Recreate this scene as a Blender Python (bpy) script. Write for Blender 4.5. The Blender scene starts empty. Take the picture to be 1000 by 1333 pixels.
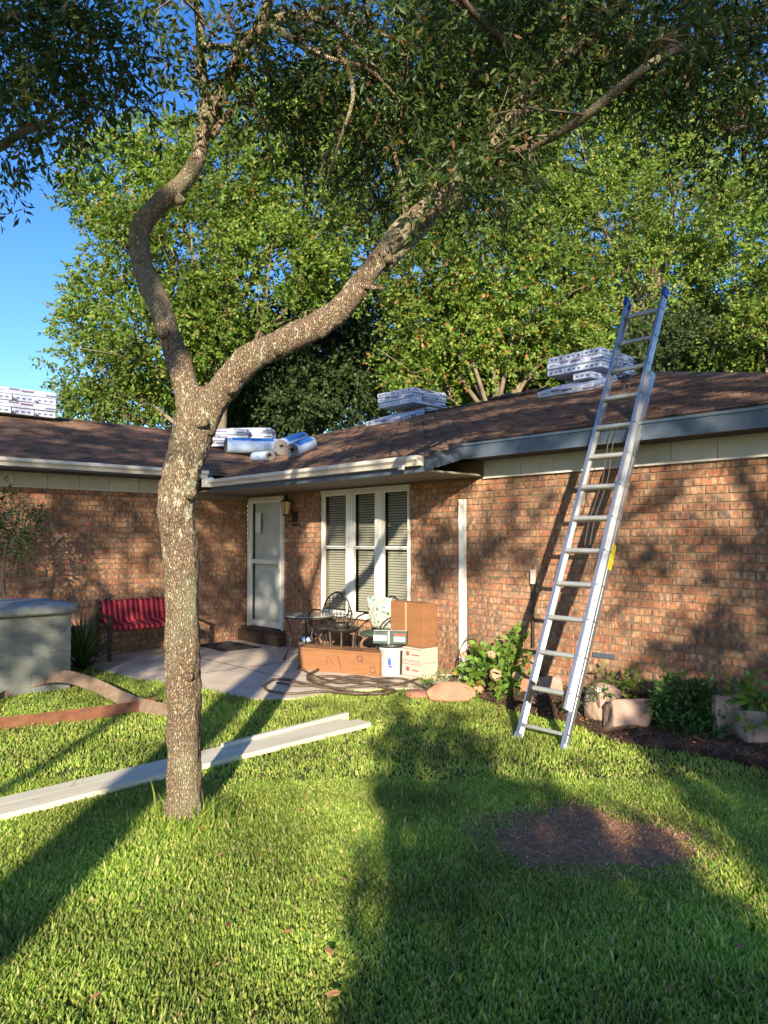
import bpy, math, random
import numpy as np
from mathutils import Vector, Matrix

# ------------------------------------------------------------------ camera, sky, sun
S = bpy.context.scene
COL = S.collection
PI = math.pi
PITCH = math.radians(2.15)
CAM = np.array([10.34, -6.46, 1.6])
F2 = np.array([-.738, .674, 0]); F2 /= np.linalg.norm(F2)
RT = np.array([F2[1], -F2[0], 0])
ZA = np.array([0, 0, 1.])
FW = F2*math.cos(PITCH)+ZA*math.sin(PITCH)
UP = -F2*math.sin(PITCH)+ZA*math.cos(PITCH)
cd = bpy.data.cameras.new('camera')
cam = bpy.data.objects.new('camera', cd); COL.objects.link(cam)
cam.location = CAM
cam.rotation_euler = (PI/2+PITCH, 0, math.atan2(-F2[0], F2[1]))
cd.sensor_fit = 'VERTICAL'; cd.sensor_height = 36; cd.lens = 970/1333*36
cd.clip_end = 2000; cd.clip_start = .05
S.camera = cam

SUN_EL = math.radians(17.0)
AZ = 0.015                                   # sun azimuth offset from straight behind
SD = F2*math.cos(AZ)+RT*math.sin(AZ)       # horizontal travel direction of the light
world = bpy.data.worlds.new('World'); S.world = world; world.use_nodes = True
wn = world.node_tree; wn.nodes.clear()
sky = wn.nodes.new('ShaderNodeTexSky'); sky.sky_type = 'NISHITA'; sky.sun_disc = False
sky.sun_elevation = SUN_EL; sky.sun_rotation = math.atan2(-SD[0], -SD[1])
sky.air_density = 1.0; sky.dust_density = .3; sky.ozone_density = 3.0
bg = wn.nodes.new('ShaderNodeBackground'); bg.inputs[1].default_value = .118
wo = wn.nodes.new('ShaderNodeOutputWorld')
skc = wn.nodes.new('ShaderNodeHueSaturation'); skc.inputs['Saturation'].default_value = 1.26; skc.inputs['Hue'].default_value = .512
wn.links.new(sky.outputs[0], skc.inputs['Color']); wn.links.new(skc.outputs[0], bg.inputs[0]); wn.links.new(bg.outputs[0], wo.inputs[0])
sl = bpy.data.lights.new('sun', 'SUN'); sl.energy = 5; sl.angle = math.radians(.55); sl.color = (1, .85, .62)
so = bpy.data.objects.new('sun', sl); COL.objects.link(so)
tdir = Vector((SD[0]*math.cos(SUN_EL), SD[1]*math.cos(SUN_EL), -math.sin(SUN_EL)))
so.rotation_euler = tdir.to_track_quat('-Z', 'Y').to_euler(); so.location = (12, -9, 6)
S.view_settings.view_transform = 'Standard'; S.view_settings.look = 'None'
S.view_settings.exposure = 1.26; S.view_settings.gamma = 1.0
S.view_settings.use_curve_mapping = False
S.render.engine = 'CYCLES'
S.cycles.max_bounces = 8; S.cycles.transparent_max_bounces = 16

# ------------------------------------------------------------------ measuring helpers
def ray(x, y): return FW+(x-500)/970*RT+(666.5-y)/970*UP
def hit(x, y, ax, v):
    d = ray(x, y); return CAM+d*(v-CAM[ax])/d[ax]
def gp(x, y, z=0.): return hit(x, y, 2, z)
def wp(x, y, o=0.): return hit(x, y, 1, -o)
def lp(x, y, o=0.): return hit(x, y, 0, o)
def pf(x, y, F):
    d = ray(x, y); return CAM+d*F/(d@F2)
def cw(X, F, z): 
    p = CAM+X*RT+F*F2; return np.array([p[0], p[1], z])
def rp(x, y):                                # first hit on the two roof planes
    d = ray(x, y)
    t1 = (2.79+.324*CAM[1]-CAM[2])/(d[2]-.324*d[1])
    t2 = (2.794-.324*CAM[0]-CAM[2])/(d[2]+.324*d[0])
    ts = [t for t in (t1, t2) if t > 0]
    return CAM+d*min(ts)
def V(p): return Vector((float(p[0]), float(p[1]), float(p[2])))

# ------------------------------------------------------------------ materials
def M(name, c1, c2=None, scale=8, rough=.8, bump=0., bscale=40, metal=0., stretch=(1, 1, 1), detail=6, ramp=(.35, .65),
      space='obj', spec=.5, island=0., objrand=0., extra=None, coat=0):
    m = bpy.data.materials.new(name); m.use_nodes = True
    nt = m.node_tree; N = nt.nodes; L = nt.links
    b = N['Principled BSDF']; b.inputs['Roughness'].default_value = rough; b.inputs['Metallic'].default_value = metal
    b.inputs['Specular IOR Level'].default_value = spec
    if coat: b.inputs['Coat Weight'].default_value = coat
    if space == 'obj':
        tc = N.new('ShaderNodeTexCoord'); src = tc.outputs['Object']
    else:
        tc = N.new('ShaderNodeNewGeometry'); src = tc.outputs['Position']
    mp = N.new('ShaderNodeMapping'); mp.inputs['Scale'].default_value = stretch; L.new(src, mp.inputs[0])
    vec = mp.outputs[0]
    c2 = c2 or c1
    nz = N.new('ShaderNodeTexNoise'); nz.inputs['Scale'].default_value = scale; nz.inputs['Detail'].default_value = detail
    nz.inputs['Roughness'].default_value = .6
    L.new(vec, nz.inputs['Vector'])
    mr = N.new('ShaderNodeMapRange'); mr.inputs[1].default_value = ramp[0]; mr.inputs[2].default_value = ramp[1]
    L.new(nz.outputs[0], mr.inputs[0])
    mx = N.new('ShaderNodeMix'); mx.data_type = 'RGBA'; L.new(mr.outputs[0], mx.inputs[0])
    mx.inputs[6].default_value = (*c1, 1); mx.inputs[7].default_value = (*c2, 1)
    out = mx.outputs[2]
    if island or objrand:
        hs = N.new('ShaderNodeHueSaturation'); L.new(out, hs.inputs['Color'])
        if island:
            g = N.new('ShaderNodeNewGeometry'); r = g.outputs['Random Per Island']; a = island
        else:
            g = N.new('ShaderNodeObjectInfo'); r = g.outputs['Random']; a = objrand
        q = N.new('ShaderNodeMapRange'); q.inputs[3].default_value = 1-a; q.inputs[4].default_value = 1+a
        L.new(r, q.inputs[0]); L.new(q.outputs[0], hs.inputs['Value'])
        q2 = N.new('ShaderNodeMapRange'); q2.inputs[3].default_value = .5-a*.06; q2.inputs[4].default_value = .5+a*.06
        ml = N.new('ShaderNodeMath'); ml.operation = 'MULTIPLY'; ml.inputs[1].default_value = 7.31
        fr = N.new('ShaderNodeMath'); fr.operation = 'FRACT'; L.new(r, ml.inputs[0]); L.new(ml.outputs[0], fr.inputs[0])
        L.new(fr.outputs[0], q2.inputs[0]); L.new(q2.outputs[0], hs.inputs['Hue'])
        out = hs.outputs[0]
    L.new(out, b.inputs['Base Color'])
    if bump:
        n2 = N.new('ShaderNodeTexNoise'); n2.inputs['Scale'].default_value = bscale; n2.inputs['Detail'].default_value = 8
        L.new(vec, n2.inputs['Vector'])
        bp = N.new('ShaderNodeBump'); bp.inputs['Strength'].default_value = bump; bp.inputs['Distance'].default_value = .02
        L.new(n2.outputs[0], bp.inputs['Height']); L.new(bp.outputs[0], b.inputs['Normal'])
    if extra: extra(nt, b, out, vec)
    return m

def leafmat(name, c1, c2, c3=None, trans=.45, rough=.5, scale=.5, spec=.35):
    """leaf or blade: per-island colour between c1 and c2, a few of c3, light shining through"""
    m = bpy.data.materials.new(name); m.use_nodes = True
    nt = m.node_tree; N = nt.nodes; L = nt.links
    b = N['Principled BSDF']; b.inputs['Roughness'].default_value = rough
    b.inputs['Specular IOR Level'].default_value = spec
    g = N.new('ShaderNodeNewGeometry')
    r = N.new('ShaderNodeValToRGB'); e = r.color_ramp.elements
    e[0].color = (*c1, 1); e[0].position = .1; e[1].color = (*c2, 1); e[1].position = .88
    if c3:
        x = e.new(.97); x.color = (*c3, 1)
    L.new(g.outputs['Random Per Island'], r.inputs[0])
    nz = N.new('ShaderNodeTexNoise'); nz.inputs['Scale'].default_value = scale; L.new(g.outputs['Position'], nz.inputs['Vector'])
    nz.inputs['Detail'].default_value = 4
    mr = N.new('ShaderNodeMapRange'); mr.inputs[1].default_value = .35; mr.inputs[2].default_value = .65
    mr.inputs[3].default_value = .7; mr.inputs[4].default_value = 1.3
    L.new(nz.outputs[0], mr.inputs[0])
    hs = N.new('ShaderNodeHueSaturation'); L.new(r.outputs[0], hs.inputs['Color']); L.new(mr.outputs[0], hs.inputs['Value'])
    L.new(hs.outputs[0], b.inputs['Base Color'])
    t = N.new('ShaderNodeBsdfTranslucent')
    h2 = N.new('ShaderNodeHueSaturation'); h2.inputs['Saturation'].default_value = 1.15; h2.inputs['Value'].default_value = 1.5
    L.new(hs.outputs[0], h2.inputs['Color']); L.new(h2.outputs[0], t.inputs['Color'])
    mx = N.new('ShaderNodeMixShader'); mx.inputs[0].default_value = trans
    L.new(b.outputs[0], mx.inputs[1]); L.new(t.outputs[0], mx.inputs[2])
    L.new(mx.outputs[0], N['Material Output'].inputs['Surface'])
    return m

def brickmat():
    m = bpy.data.materials.new('fired_brick'); m.use_nodes = True
    nt = m.node_tree; N = nt.nodes; L = nt.links
    b = N['Principled BSDF']; b.inputs['Roughness'].default_value = .88; b.inputs['Specular IOR Level'].default_value = .25
    g = N.new('ShaderNodeNewGeometry'); oi = N.new('ShaderNodeObjectInfo')
    a = N.new('ShaderNodeMath'); a.operation = 'ADD'; L.new(g.outputs['Random Per Island'], a.inputs[0]); L.new(oi.outputs['Random'], a.inputs[1])
    f = N.new('ShaderNodeMath'); f.operation = 'FRACT'; L.new(a.outputs[0], f.inputs[0])
    r = N.new('ShaderNodeValToRGB'); r.color_ramp.interpolation = 'CONSTANT'
    cols = [(0, (.29, .130, .075)), (.15, (.32, .19, .115)), (.3, (.21, .115, .075)), (.42, (.32, .235, .15)), (.55, (.37, .14, .07)),
            (.66, (.22, .17, .125)), (.76, (.13, .10, .085)), (.84, (.37, .27, .17)), (.92, (.33, .085, .05)), (.965, (.09, .085, .075))]
    e = r.color_ramp.elements; e[0].color = (*cols[0][1], 1); e[1].position = cols[1][0]; e[1].color = (*cols[1][1], 1)
    for p, c in cols[2:]:
        x = e.new(p); x.color = (*c, 1)
    L.new(f.outputs[0], r.inputs[0])
    nz = N.new('ShaderNodeTexNoise'); nz.inputs['Scale'].default_value = 28; nz.inputs['Detail'].default_value = 6
    L.new(g.outputs['Position'], nz.inputs['Vector'])
    mr = N.new('ShaderNodeMapRange'); mr.inputs[1].default_value = .42; mr.inputs[2].default_value = .68
    L.new(nz.outputs[0], mr.inputs[0])
    nz2 = N.new('ShaderNodeTexNoise'); nz2.inputs['Scale'].default_value = 1.6; nz2.inputs['Detail'].default_value = 4
    L.new(g.outputs['Position'], nz2.inputs['Vector'])
    ml = N.new('ShaderNodeMath'); ml.operation = 'MULTIPLY'; L.new(mr.outputs[0], ml.inputs[0]); ml.inputs[1].default_value = .55
    mx = N.new('ShaderNodeMix'); mx.data_type = 'RGBA'; L.new(ml.outputs[0], mx.inputs[0])
    L.new(r.outputs[0], mx.inputs[6]); mx.inputs[7].default_value = (.32, .225, .14, 1)
    # fired mottling: patches a few cm wide inside each brick, offset per brick
    of = N.new('ShaderNodeCombineXYZ'); om = N.new('ShaderNodeMath'); om.operation = 'MULTIPLY'; om.inputs[1].default_value = 37.
    L.new(f.outputs[0], om.inputs[0]); 
    for k in range(3): L.new(om.outputs[0], of.inputs[k])
    va = N.new('ShaderNodeVectorMath'); va.operation = 'MULTIPLY'; va.inputs[1].default_value = (31, 31, 13); L.new(g.outputs['Position'], va.inputs[0])
    vb = N.new('ShaderNodeVectorMath'); vb.operation = 'ADD'; L.new(va.outputs[0], vb.inputs[0]); L.new(of.outputs[0], vb.inputs[1])
    n4 = N.new('ShaderNodeTexNoise'); n4.inputs['Scale'].default_value = 1; n4.inputs['Detail'].default_value = 3; L.new(vb.outputs[0], n4.inputs['Vector'])
    r4 = N.new('ShaderNodeValToRGB'); e4 = r4.color_ramp.elements; e4[0].position = .36; e4[0].color = (.085, .07, .07, 1); e4[1].position = .46; e4[1].color = (.27, .17, .12, 1)
    x = e4.new(.54); x.color = (.43, .125, .055, 1); x = e4.new(.61); x.color = (.46, .34, .21, 1)
    L.new(n4.outputs[0], r4.inputs[0])
    m4 = N.new('ShaderNodeMix'); m4.data_type = 'RGBA'; m4.inputs[0].default_value = .68; L.new(mx.outputs[2], m4.inputs[6]); L.new(r4.outputs[0], m4.inputs[7])
    hs = N.new('ShaderNodeHueSaturation'); L.new(m4.outputs[2], hs.inputs['Color'])
    q = N.new('ShaderNodeMapRange'); q.inputs[1].default_value = .3; q.inputs[2].default_value = .7; q.inputs[3].default_value = .62; q.inputs[4].default_value = 1.12
    L.new(nz2.outputs[0], q.inputs[0]); L.new(q.outputs[0], hs.inputs['Value'])
    L.new(hs.outputs[0], b.inputs['Base Color'])
    bp = N.new('ShaderNodeBump'); bp.inputs['Strength'].default_value = .6; bp.inputs['Distance'].default_value = .006
    n3 = N.new('ShaderNodeTexNoise'); n3.inputs['Scale'].default_value = 90; L.new(g.outputs['Position'], n3.inputs['Vector'])
    L.new(n3.outputs[0], bp.inputs['Height']); L.new(bp.outputs[0], b.inputs['Normal'])
    return m

def barkmat(name, base, dark, lichen):
    """furrowed plates, pale flakes, and lichen where the bole forks"""
    m = bpy.data.materials.new(name); m.use_nodes = True
    nt = m.node_tree; N = nt.nodes; L = nt.links; b = N['Principled BSDF']
    b.inputs['Roughness'].default_value = .95; b.inputs['Specular IOR Level'].default_value = .15
    g = N.new('ShaderNodeNewGeometry')
    def tex(kind, sc, st, **kw):
        mp = N.new('ShaderNodeMapping'); mp.inputs['Scale'].default_value = st; L.new(g.outputs['Position'], mp.inputs[0])
        t = N.new(kind); t.inputs['Scale'].default_value = sc; L.new(mp.outputs[0], t.inputs['Vector'])
        for k, v in kw.items(): t.inputs[k].default_value = v
        return t
    def rng_(src, a, b_, c=0., d=1.):
        q = N.new('ShaderNodeMapRange'); L.new(src, q.inputs[0]); q.inputs[1].default_value = a; q.inputs[2].default_value = b_; q.inputs[3].default_value = c; q.inputs[4].default_value = d; return q.outputs[0]
    def mixc(fac, c1, c2):
        q = N.new('ShaderNodeMix'); q.data_type = 'RGBA'; L.new(fac, q.inputs[0])
        for i, c in ((6, c1), (7, c2)):
            if isinstance(c, tuple): q.inputs[i].default_value = (*c, 1)
            else: L.new(c, q.inputs[i])
        return q.outputs[2]
    warp = tex('ShaderNodeTexNoise', 14, (1, 1, .5), Detail=4)
    ad = N.new('ShaderNodeVectorMath'); ad.operation = 'MULTIPLY_ADD'; L.new(warp.outputs['Color'], ad.inputs[0]); ad.inputs[1].default_value = (.045, .045, .09); L.new(g.outputs['Position'], ad.inputs[2])
    mp = N.new('ShaderNodeMapping'); mp.inputs['Scale'].default_value = (1, 1, .3); L.new(ad.outputs[0], mp.inputs[0])
    vo = N.new('ShaderNodeTexVoronoi'); vo.feature = 'DISTANCE_TO_EDGE'; vo.inputs['Scale'].default_value = 115; L.new(mp.outputs[0], vo.inputs['Vector'])
    crack = rng_(vo.outputs['Distance'], .0, .20, .25, 1)
    vc = N.new('ShaderNodeTexVoronoi'); vc.inputs['Scale'].default_value = 115; L.new(mp.outputs[0], vc.inputs['Vector'])
    sp_ = N.new('ShaderNodeSeparateColor'); L.new(vc.outputs['Color'], sp_.inputs[0])
    fine = tex('ShaderNodeTexNoise', 90, (1, 1, .35), Detail=6, Roughness=.7)
    big = tex('ShaderNodeTexNoise', 3.2, (1, 1, .6), Detail=4)
    c = mixc(rng_(fine.outputs[0], .38, .62), dark, base)
    c = mixc(rng_(sp_.outputs[0], .72, .9, 0, .75), c, (base[0]*1.55, base[1]*1.6, base[2]*1.6))
    c = mixc(crack, (dark[0]*.5, dark[1]*.5, dark[2]*.5), c)
    c = mixc(rng_(big.outputs[0], .45, .62, 0, .7), c, (.30, .285, .19))
    sx = N.new('ShaderNodeSeparateXYZ'); L.new(g.outputs['Position'], sx.inputs[0])
    band = N.new('ShaderNodeMath'); band.operation = 'MULTIPLY'; L.new(rng_(sx.outputs[2], 1.2, 1.9), band.inputs[0]); L.new(rng_(sx.outputs[2], 2.3, 3.0, 1, .55), band.inputs[1])
    li = tex('ShaderNodeTexNoise', 34, (1, 1, .7), Detail=5, Roughness=.65)
    lm = tex('ShaderNodeTexNoise', 7, (1, 1, 1), Detail=3)
    su = N.new('ShaderNodeMath'); su.operation = 'MULTIPLY_ADD'; su.inputs[1].default_value = .45; L.new(lm.outputs[0], su.inputs[0]); L.new(li.outputs[0], su.inputs[2])
    s2 = N.new('ShaderNodeMath'); s2.operation = 'MULTIPLY_ADD'; s2.inputs[1].default_value = .10; L.new(band.outputs[0], s2.inputs[0]); L.new(su.outputs[0], s2.inputs[2])
    lf = rng_(s2.outputs[0], .895, .925)
    c = mixc(lf, c, lichen)
    L.new(c, b.inputs['Base Color'])
    h = N.new('ShaderNodeMath'); h.operation = 'MULTIPLY_ADD'; h.inputs[1].default_value = .6; L.new(fine.outputs[0], h.inputs[0]); L.new(crack, h.inputs[2])
    bp = N.new('ShaderNodeBump'); bp.inputs['Strength'].default_value = 1; bp.inputs['Distance'].default_value = .012
    L.new(h.outputs[0], bp.inputs['Height']); L.new(bp.outputs[0], b.inputs['Normal'])
    return m

mt = {}
mt['brick'] = brickmat()
mt['mortar'] = M('mortar', (.27, .20, .135), (.19, .14, .095), scale=12, rough=.95, bump=.5, bscale=120, space='pos')
mt['white'] = M('white_painted_trim', (.62, .60, .56), (.52, .50, .46), scale=5, rough=.55, space='pos')
mt['vinyl'] = M('white_vinyl', (.72, .72, .70), (.66, .66, .64), scale=3, rough=.4)
mt['bluewhite'] = M('primed_white_board', (.70, .66, .51), (.60, .56, .43), scale=7, rough=.6, stretch=(1, .2, 1), space='pos')
mt['gutter'] = M('aluminium_gutter_paint', (.66, .62, .56), (.50, .47, .42), scale=3.5, rough=.45, space='pos', stretch=(1, 1, 3))
mt['fascia'] = M('slate_blue_fascia_paint', (.055, .08, .12), (.08, .105, .145), scale=4, rough=.4, space='pos')
mt['drip'] = M('grey_drip_edge_metal', (.22, .25, .26), (.15, .17, .18), scale=6, rough=.35, metal=.6, space='pos')
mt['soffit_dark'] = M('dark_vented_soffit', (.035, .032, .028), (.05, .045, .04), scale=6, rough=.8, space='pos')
mt['taupe'] = M('taupe_porch_soffit', (.24, .22, .18), (.20, .18, .15), scale=4, rough=.7, space='pos')
mt['frieze'] = M('pale_grey_frieze_panel', (.54, .53, .48), (.46, .45, .41), scale=6, rough=.65, objrand=.08)
def shx(nt, b, out, vec):
    N = nt.nodes; L = nt.links
    n = N.new('ShaderNodeTexNoise'); n.inputs['Scale'].default_value = 350; n.inputs['Detail'].default_value = 2
    L.new(vec, n.inputs['Vector'])
    mr = N.new('ShaderNodeMapRange'); mr.inputs[1].default_value = .3; mr.inputs[2].default_value = .7; mr.inputs[3].default_value = .55; mr.inputs[4].default_value = 1.5
    L.new(n.outputs[0], mr.inputs[0])
    h = N.new('ShaderNodeHueSaturation'); L.new(out, h.inputs['Color']); L.new(mr.outputs[0], h.inputs['Value']); L.new(h.outputs[0], b.inputs['Base Color'])
mt['shingle'] = M('weathered_brown_asphalt_shingle', (.19, .115, .082), (.13, .085, .067), scale=1.2, rough=.95, bump=.5, bscale=200, space='pos', island=.22, spec=.2, extra=shx)
mt['deck'] = M('roof_decking', (.07, .055, .045), rough=.9)
mt['concrete'] = M('weathered_concrete', (.68, .59, .47), (.54, .46, .37), scale=3, rough=.9, bump=.25, bscale=70, space='pos', detail=10)
mt['block'] = M('grey_concrete_block', (.20, .215, .205), (.135, .145, .14), scale=3, rough=.92, bump=.5, bscale=60, space='pos', objrand=.08, detail=10)
mt['cap'] = M('cast_concrete_cap', (.30, .32, .32), (.20, .22, .22), scale=5, rough=.85, bump=.3, bscale=50, space='pos', detail=9)
mt['bark'] = barkmat('scaly_oak_bark', (.32, .235, .165), (.185, .135, .095), (.50, .48, .36))
mt['barkbg'] = M('pale_tree_bark', (.20, .165, .12), (.11, .085, .06), scale=4, rough=.9)
mt['twig'] = M('dark_twig_bark', (.10, .07, .05), (.16, .12, .09), scale=9, rough=.9)
mt['leaf_front'] = leafmat('oak_leaf_dark', (.026, .050, .013), (.065, .105, .022), (.16, .08, .03), trans=.35, rough=.45)
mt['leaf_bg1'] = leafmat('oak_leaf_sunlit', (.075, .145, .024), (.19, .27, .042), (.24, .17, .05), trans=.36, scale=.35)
mt['leaf_bg2'] = leafmat('broad_leaf_yellow_green', (.075, .15, .025), (.20, .28, .045), (.34, .15, .06), trans=.36, scale=.4)
mt['leaf_bg3'] = leafmat('pale_green_leaf', (.085, .16, .032), (.21, .29, .055), (.28, .20, .09), trans=.38, scale=.3)
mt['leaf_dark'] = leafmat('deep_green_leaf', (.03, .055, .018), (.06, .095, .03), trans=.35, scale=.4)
mt['leaf_shrub'] = leafmat('broad_shrub_leaf', (.09, .19, .03), (.19, .30, .06), (.30, .24, .06), trans=.4, scale=4)
mt['leaf_azalea'] = leafmat('small_dark_shrub_leaf', (.035, .10, .025), (.08, .17, .04), trans=.35, scale=4)
mt['leaf_agave'] = leafmat('strap_leaf', (.04, .08, .02), (.09, .14, .04), trans=.2, scale=4)
mt['grass'] = leafmat('lawn_blade', (.18, .30, .052), (.45, .53, .12), (.60, .50, .25), trans=.45, scale=1.3, rough=.55)
mt['soilgreen'] = M('lawn_thatch', (.035, .045, .014), (.08, .06, .03), scale=14, rough=1, bump=.6, bscale=60, space='pos')
mt['farlawn'] = M('distant_turf', (.055, .09, .02), (.075, .11, .028), scale=5, rough=1, space='pos')
mt['soil'] = M('bare_reddish_soil', (.50, .24, .11), (.27, .13, .07), scale=22, rough=1, bump=1, bscale=90, space='pos', detail=10)
mt['mulch'] = M('dark_mulch_soil', (.060, .038, .026), (.11, .066, .042), scale=18, rough=1, bump=1, bscale=70, space='pos', detail=10)
mt['chip'] = M('bark_mulch_chip', (.13, .07, .04), (.07, .04, .025), scale=10, rough=.95, island=.55)
mt['straw'] = M('dry_thatch_bit', (.50, .33, .20), (.24, .12, .07), scale=30, rough=.95, island=.6)
mt['alu'] = M('brushed_aluminium', (.55, .57, .60), (.42, .44, .47), scale=3, rough=.36, metal=.85, stretch=(8, 8, .6), bump=.05, bscale=20)
mt['rung'] = M('dull_aluminium', (.55, .56, .54), (.45, .46, .44), scale=7, rough=.45, metal=.6)
mt['bluecap'] = M('blue_plastic_end_cap', (.01, .045, .30), rough=.4)
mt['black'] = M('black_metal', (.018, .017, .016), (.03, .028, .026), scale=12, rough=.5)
mt['rubber'] = M('black_rubber', (.02, .02, .02), rough=.8)
mt['yellow'] = M('yellow_warning_label', (.50, .43, .02), (.38, .32, .02), scale=25, rough=.5, ramp=(.45, .55))
mt['rope'] = M('dark_pull_rope', (.06, .055, .05), rough=.9)
mt['card'] = M('brown_corrugated_cardboard', (.27, .122, .050), (.22, .098, .040), scale=3, rough=.85, stretch=(1, 1, 6))
mt['cardark'] = M('dark_carton_print', (.10, .05, .03), rough=.8)
mt['tape'] = M('packing_tape', (.52, .30, .15), rough=.35)
def cartx(nt, b, out, vec):
    N = nt.nodes; L = nt.links
    w = N.new('ShaderNodeTexWave'); w.wave_type = 'BANDS'; w.bands_direction = 'Z'; w.inputs['Scale'].default_value = 5.2; w.inputs['Distortion'].default_value = .4
    L.new(vec, w.inputs['Vector'])
    mr = N.new('ShaderNodeMapRange'); mr.inputs[1].default_value = .86; mr.inputs[2].default_value = .9; L.new(w.outputs[0], mr.inputs[0])
    mx = N.new('ShaderNodeMix'); mx.data_type = 'RGBA'; L.new(mr.outputs[0], mx.inputs[0]); L.new(out, mx.inputs[6]); mx.inputs[7].default_value = (.55, .22, .17, 1)
    L.new(mx.outputs[2], b.inputs['Base Color'])
mt['whitecard'] = M('white_printed_carton', (.46, .42, .37), (.42, .38, .33), scale=4, rough=.7)
mt['redprint'] = M('red_ink', (.50, .06, .05), rough=.7)
mt['blueprint'] = M('blue_ink', (.03, .09, .42), rough=.6)
mt['darkprint'] = M('dark_blue_black_ink', (.10, .12, .22), rough=.6)
mt['bucket'] = M('white_plastic_bucket', (.47, .49, .52), rough=.35)
mt['green'] = M('dark_green_carton', (.03, .10, .07), (.05, .05, .05), scale=14, rough=.5)
mt['wrap'] = M('white_bundle_film', (.50, .54, .64), (.34, .39, .52), scale=9, rough=.35, bump=.3, bscale=25, stretch=(1, 1, 3), objrand=.07)
mt['rollwrap'] = M('pale_blue_roll_wrap', (.50, .60, .76), (.30, .45, .72), scale=7, rough=.3, bump=.3, bscale=18)
mt['rollblue'] = M('bright_blue_roll_band', (.04, .20, .60), (.03, .14, .45), scale=7, rough=.35)
mt['core'] = M('roll_end_dark', (.05, .05, .055), (.2, .19, .19), scale=30, rough=.9)
def stripe(nt, b, out, vec):
    N = nt.nodes; L = nt.links
    w = N.new('ShaderNodeTexWave'); w.bands_direction = 'Y'; w.inputs['Scale'].default_value = 4.2; w.inputs['Distortion'].default_value = .35; w.inputs['Detail'].default_value = 1
    L.new(vec, w.inputs['Vector'])
    r = N.new('ShaderNodeValToRGB'); e = r.color_ramp.elements
    e[0].position = 0; e[0].color = (.02, .004, .010, 1); e[1].position = .34; e[1].color = (.34, .008, .022, 1)
    x = e.new(.84); x.color = (.38, .010, .028, 1); x = e.new(.97); x.color = (.50, .10, .12, 1)
    L.new(w.outputs[0], r.inputs[0]); L.new(r.outputs[0], b.inputs['Base Color'])
mt['redstripe'] = M('red_striped_cloth', (.42, .012, .03), rough=.9, extra=stripe, bump=.3, bscale=120)
mt['wood'] = M('dark_weathered_wood', (.09, .055, .035), (.05, .032, .022), scale=6, rough=.8, stretch=(1, 8, 8))
mt['strip'] = M('weathered_brown_siding', (.24, .17, .115), (.16, .105, .07), scale=5, rough=.85, stretch=(3, 3, 3), space='pos', bump=.3)
mt['strip2'] = M('rusty_brown_siding', (.30, .12, .05), (.17, .07, .035), scale=6, rough=.75, space='pos', bump=.3)
mt['stone'] = M('pink_grey_stone', (.40, .28, .235), (.28, .19, .155), scale=5, rough=.9, bump=.5, bscale=30, space='pos', objrand=.1, detail=9)
mt['redstone'] = M('red_sandstone', (.42, .20, .13), (.33, .15, .10), scale=6, rough=.9, bump=.5, bscale=30, space='pos', detail=9)
mt['glassdark'] = M('tinted_table_glass', (.30, .33, .34), rough=.12)
mt['steel'] = M('polished_steel', (.6, .6, .6), rough=.2, metal=1)
mt['cloth_green'] = M('dark_green_seat_cloth', (.03, .055, .04), rough=.9)
def floralx(nt, b, out, vec):
    N = nt.nodes; L = nt.links
    v = N.new('ShaderNodeTexVoronoi'); v.inputs['Scale'].default_value = 13; L.new(vec, v.inputs['Vector'])
    r = N.new('ShaderNodeValToRGB'); e = r.color_ramp.elements; r.color_ramp.interpolation = 'CONSTANT'
    e[0].position = 0; e[0].color = (.10, .09, .05, 1); e[1].position = .2; e[1].color = (.16, .28, .22, 1)
    x = e.new(.36); x.color = (.55, .52, .45, 1); x = e.new(.62); x.color = (.30, .33, .28, 1)
    L.new(v.outputs['Distance'], r.inputs[0]); L.new(r.outputs[0], b.inputs['Base Color'])
mt['floral'] = M('floral_cushion_cloth', (.5, .5, .45), rough=.9, extra=floralx)
mt['doorpaint'] = M('grey_white_door_paint', (.62, .64, .62), (.56, .58, .56), scale=3, rough=.5)
mt['blind'] = M('ivory_blind_slat', (.38, .37, .30), rough=.6)
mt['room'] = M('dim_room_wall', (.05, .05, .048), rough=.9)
mt['paper'] = M('notice_paper', (.68, .70, .72), rough=.8)
mt['amber'] = M('amber_lantern_glass', (.45, .30, .14), (.6, .45, .25), scale=30, rough=.15)
mt['plaque'] = M('dark_number_plaque', (.03, .025, .02), rough=.5)
mt['vent'] = M('blue_grey_vent_metal', (.07, .09, .13), rough=.5)
mt['hose'] = M('brown_rubber_hose', (.06, .042, .03), (.11, .08, .055), scale=30, rough=.6)
mt['terracotta'] = M('terracotta', (.32, .10, .04), rough=.8)
mt['petal'] = M('dried_flower_petal', (.50, .36, .24), (.36, .24, .15), scale=20, rough=.9)
mt['petalw'] = M('white_petal', (.75, .75, .70), rough=.8)
mt['maroon'] = M('maroon_foliage', (.09, .02, .02), (.14, .03, .025), scale=20, rough=.6)
mt['dryleaf'] = M('fallen_brown_leaf', (.34, .14, .06), (.42, .22, .12), scale=30, rough=.8, objrand=.3)
mt['mat'] = M('dark_door_mat', (.03, .026, .022), (.05, .04, .035), scale=40, rough=1, bump=.6, bscale=200)
gm = bpy.data.materials.new('window_glass'); gm.use_nodes = True
_n = gm.node_tree.nodes; _l = gm.node_tree.links; _n.remove(_n['Principled BSDF'])
_t = _n.new('ShaderNodeBsdfTransparent'); _t.inputs[0].default_value = (.93, .95, .95, 1)
_g = _n.new('ShaderNodeBsdfGlossy'); _g.inputs['Roughness'].default_value = .02
_f = _n.new('ShaderNodeLayerWeight'); _f.inputs[0].default_value = .22
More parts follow.
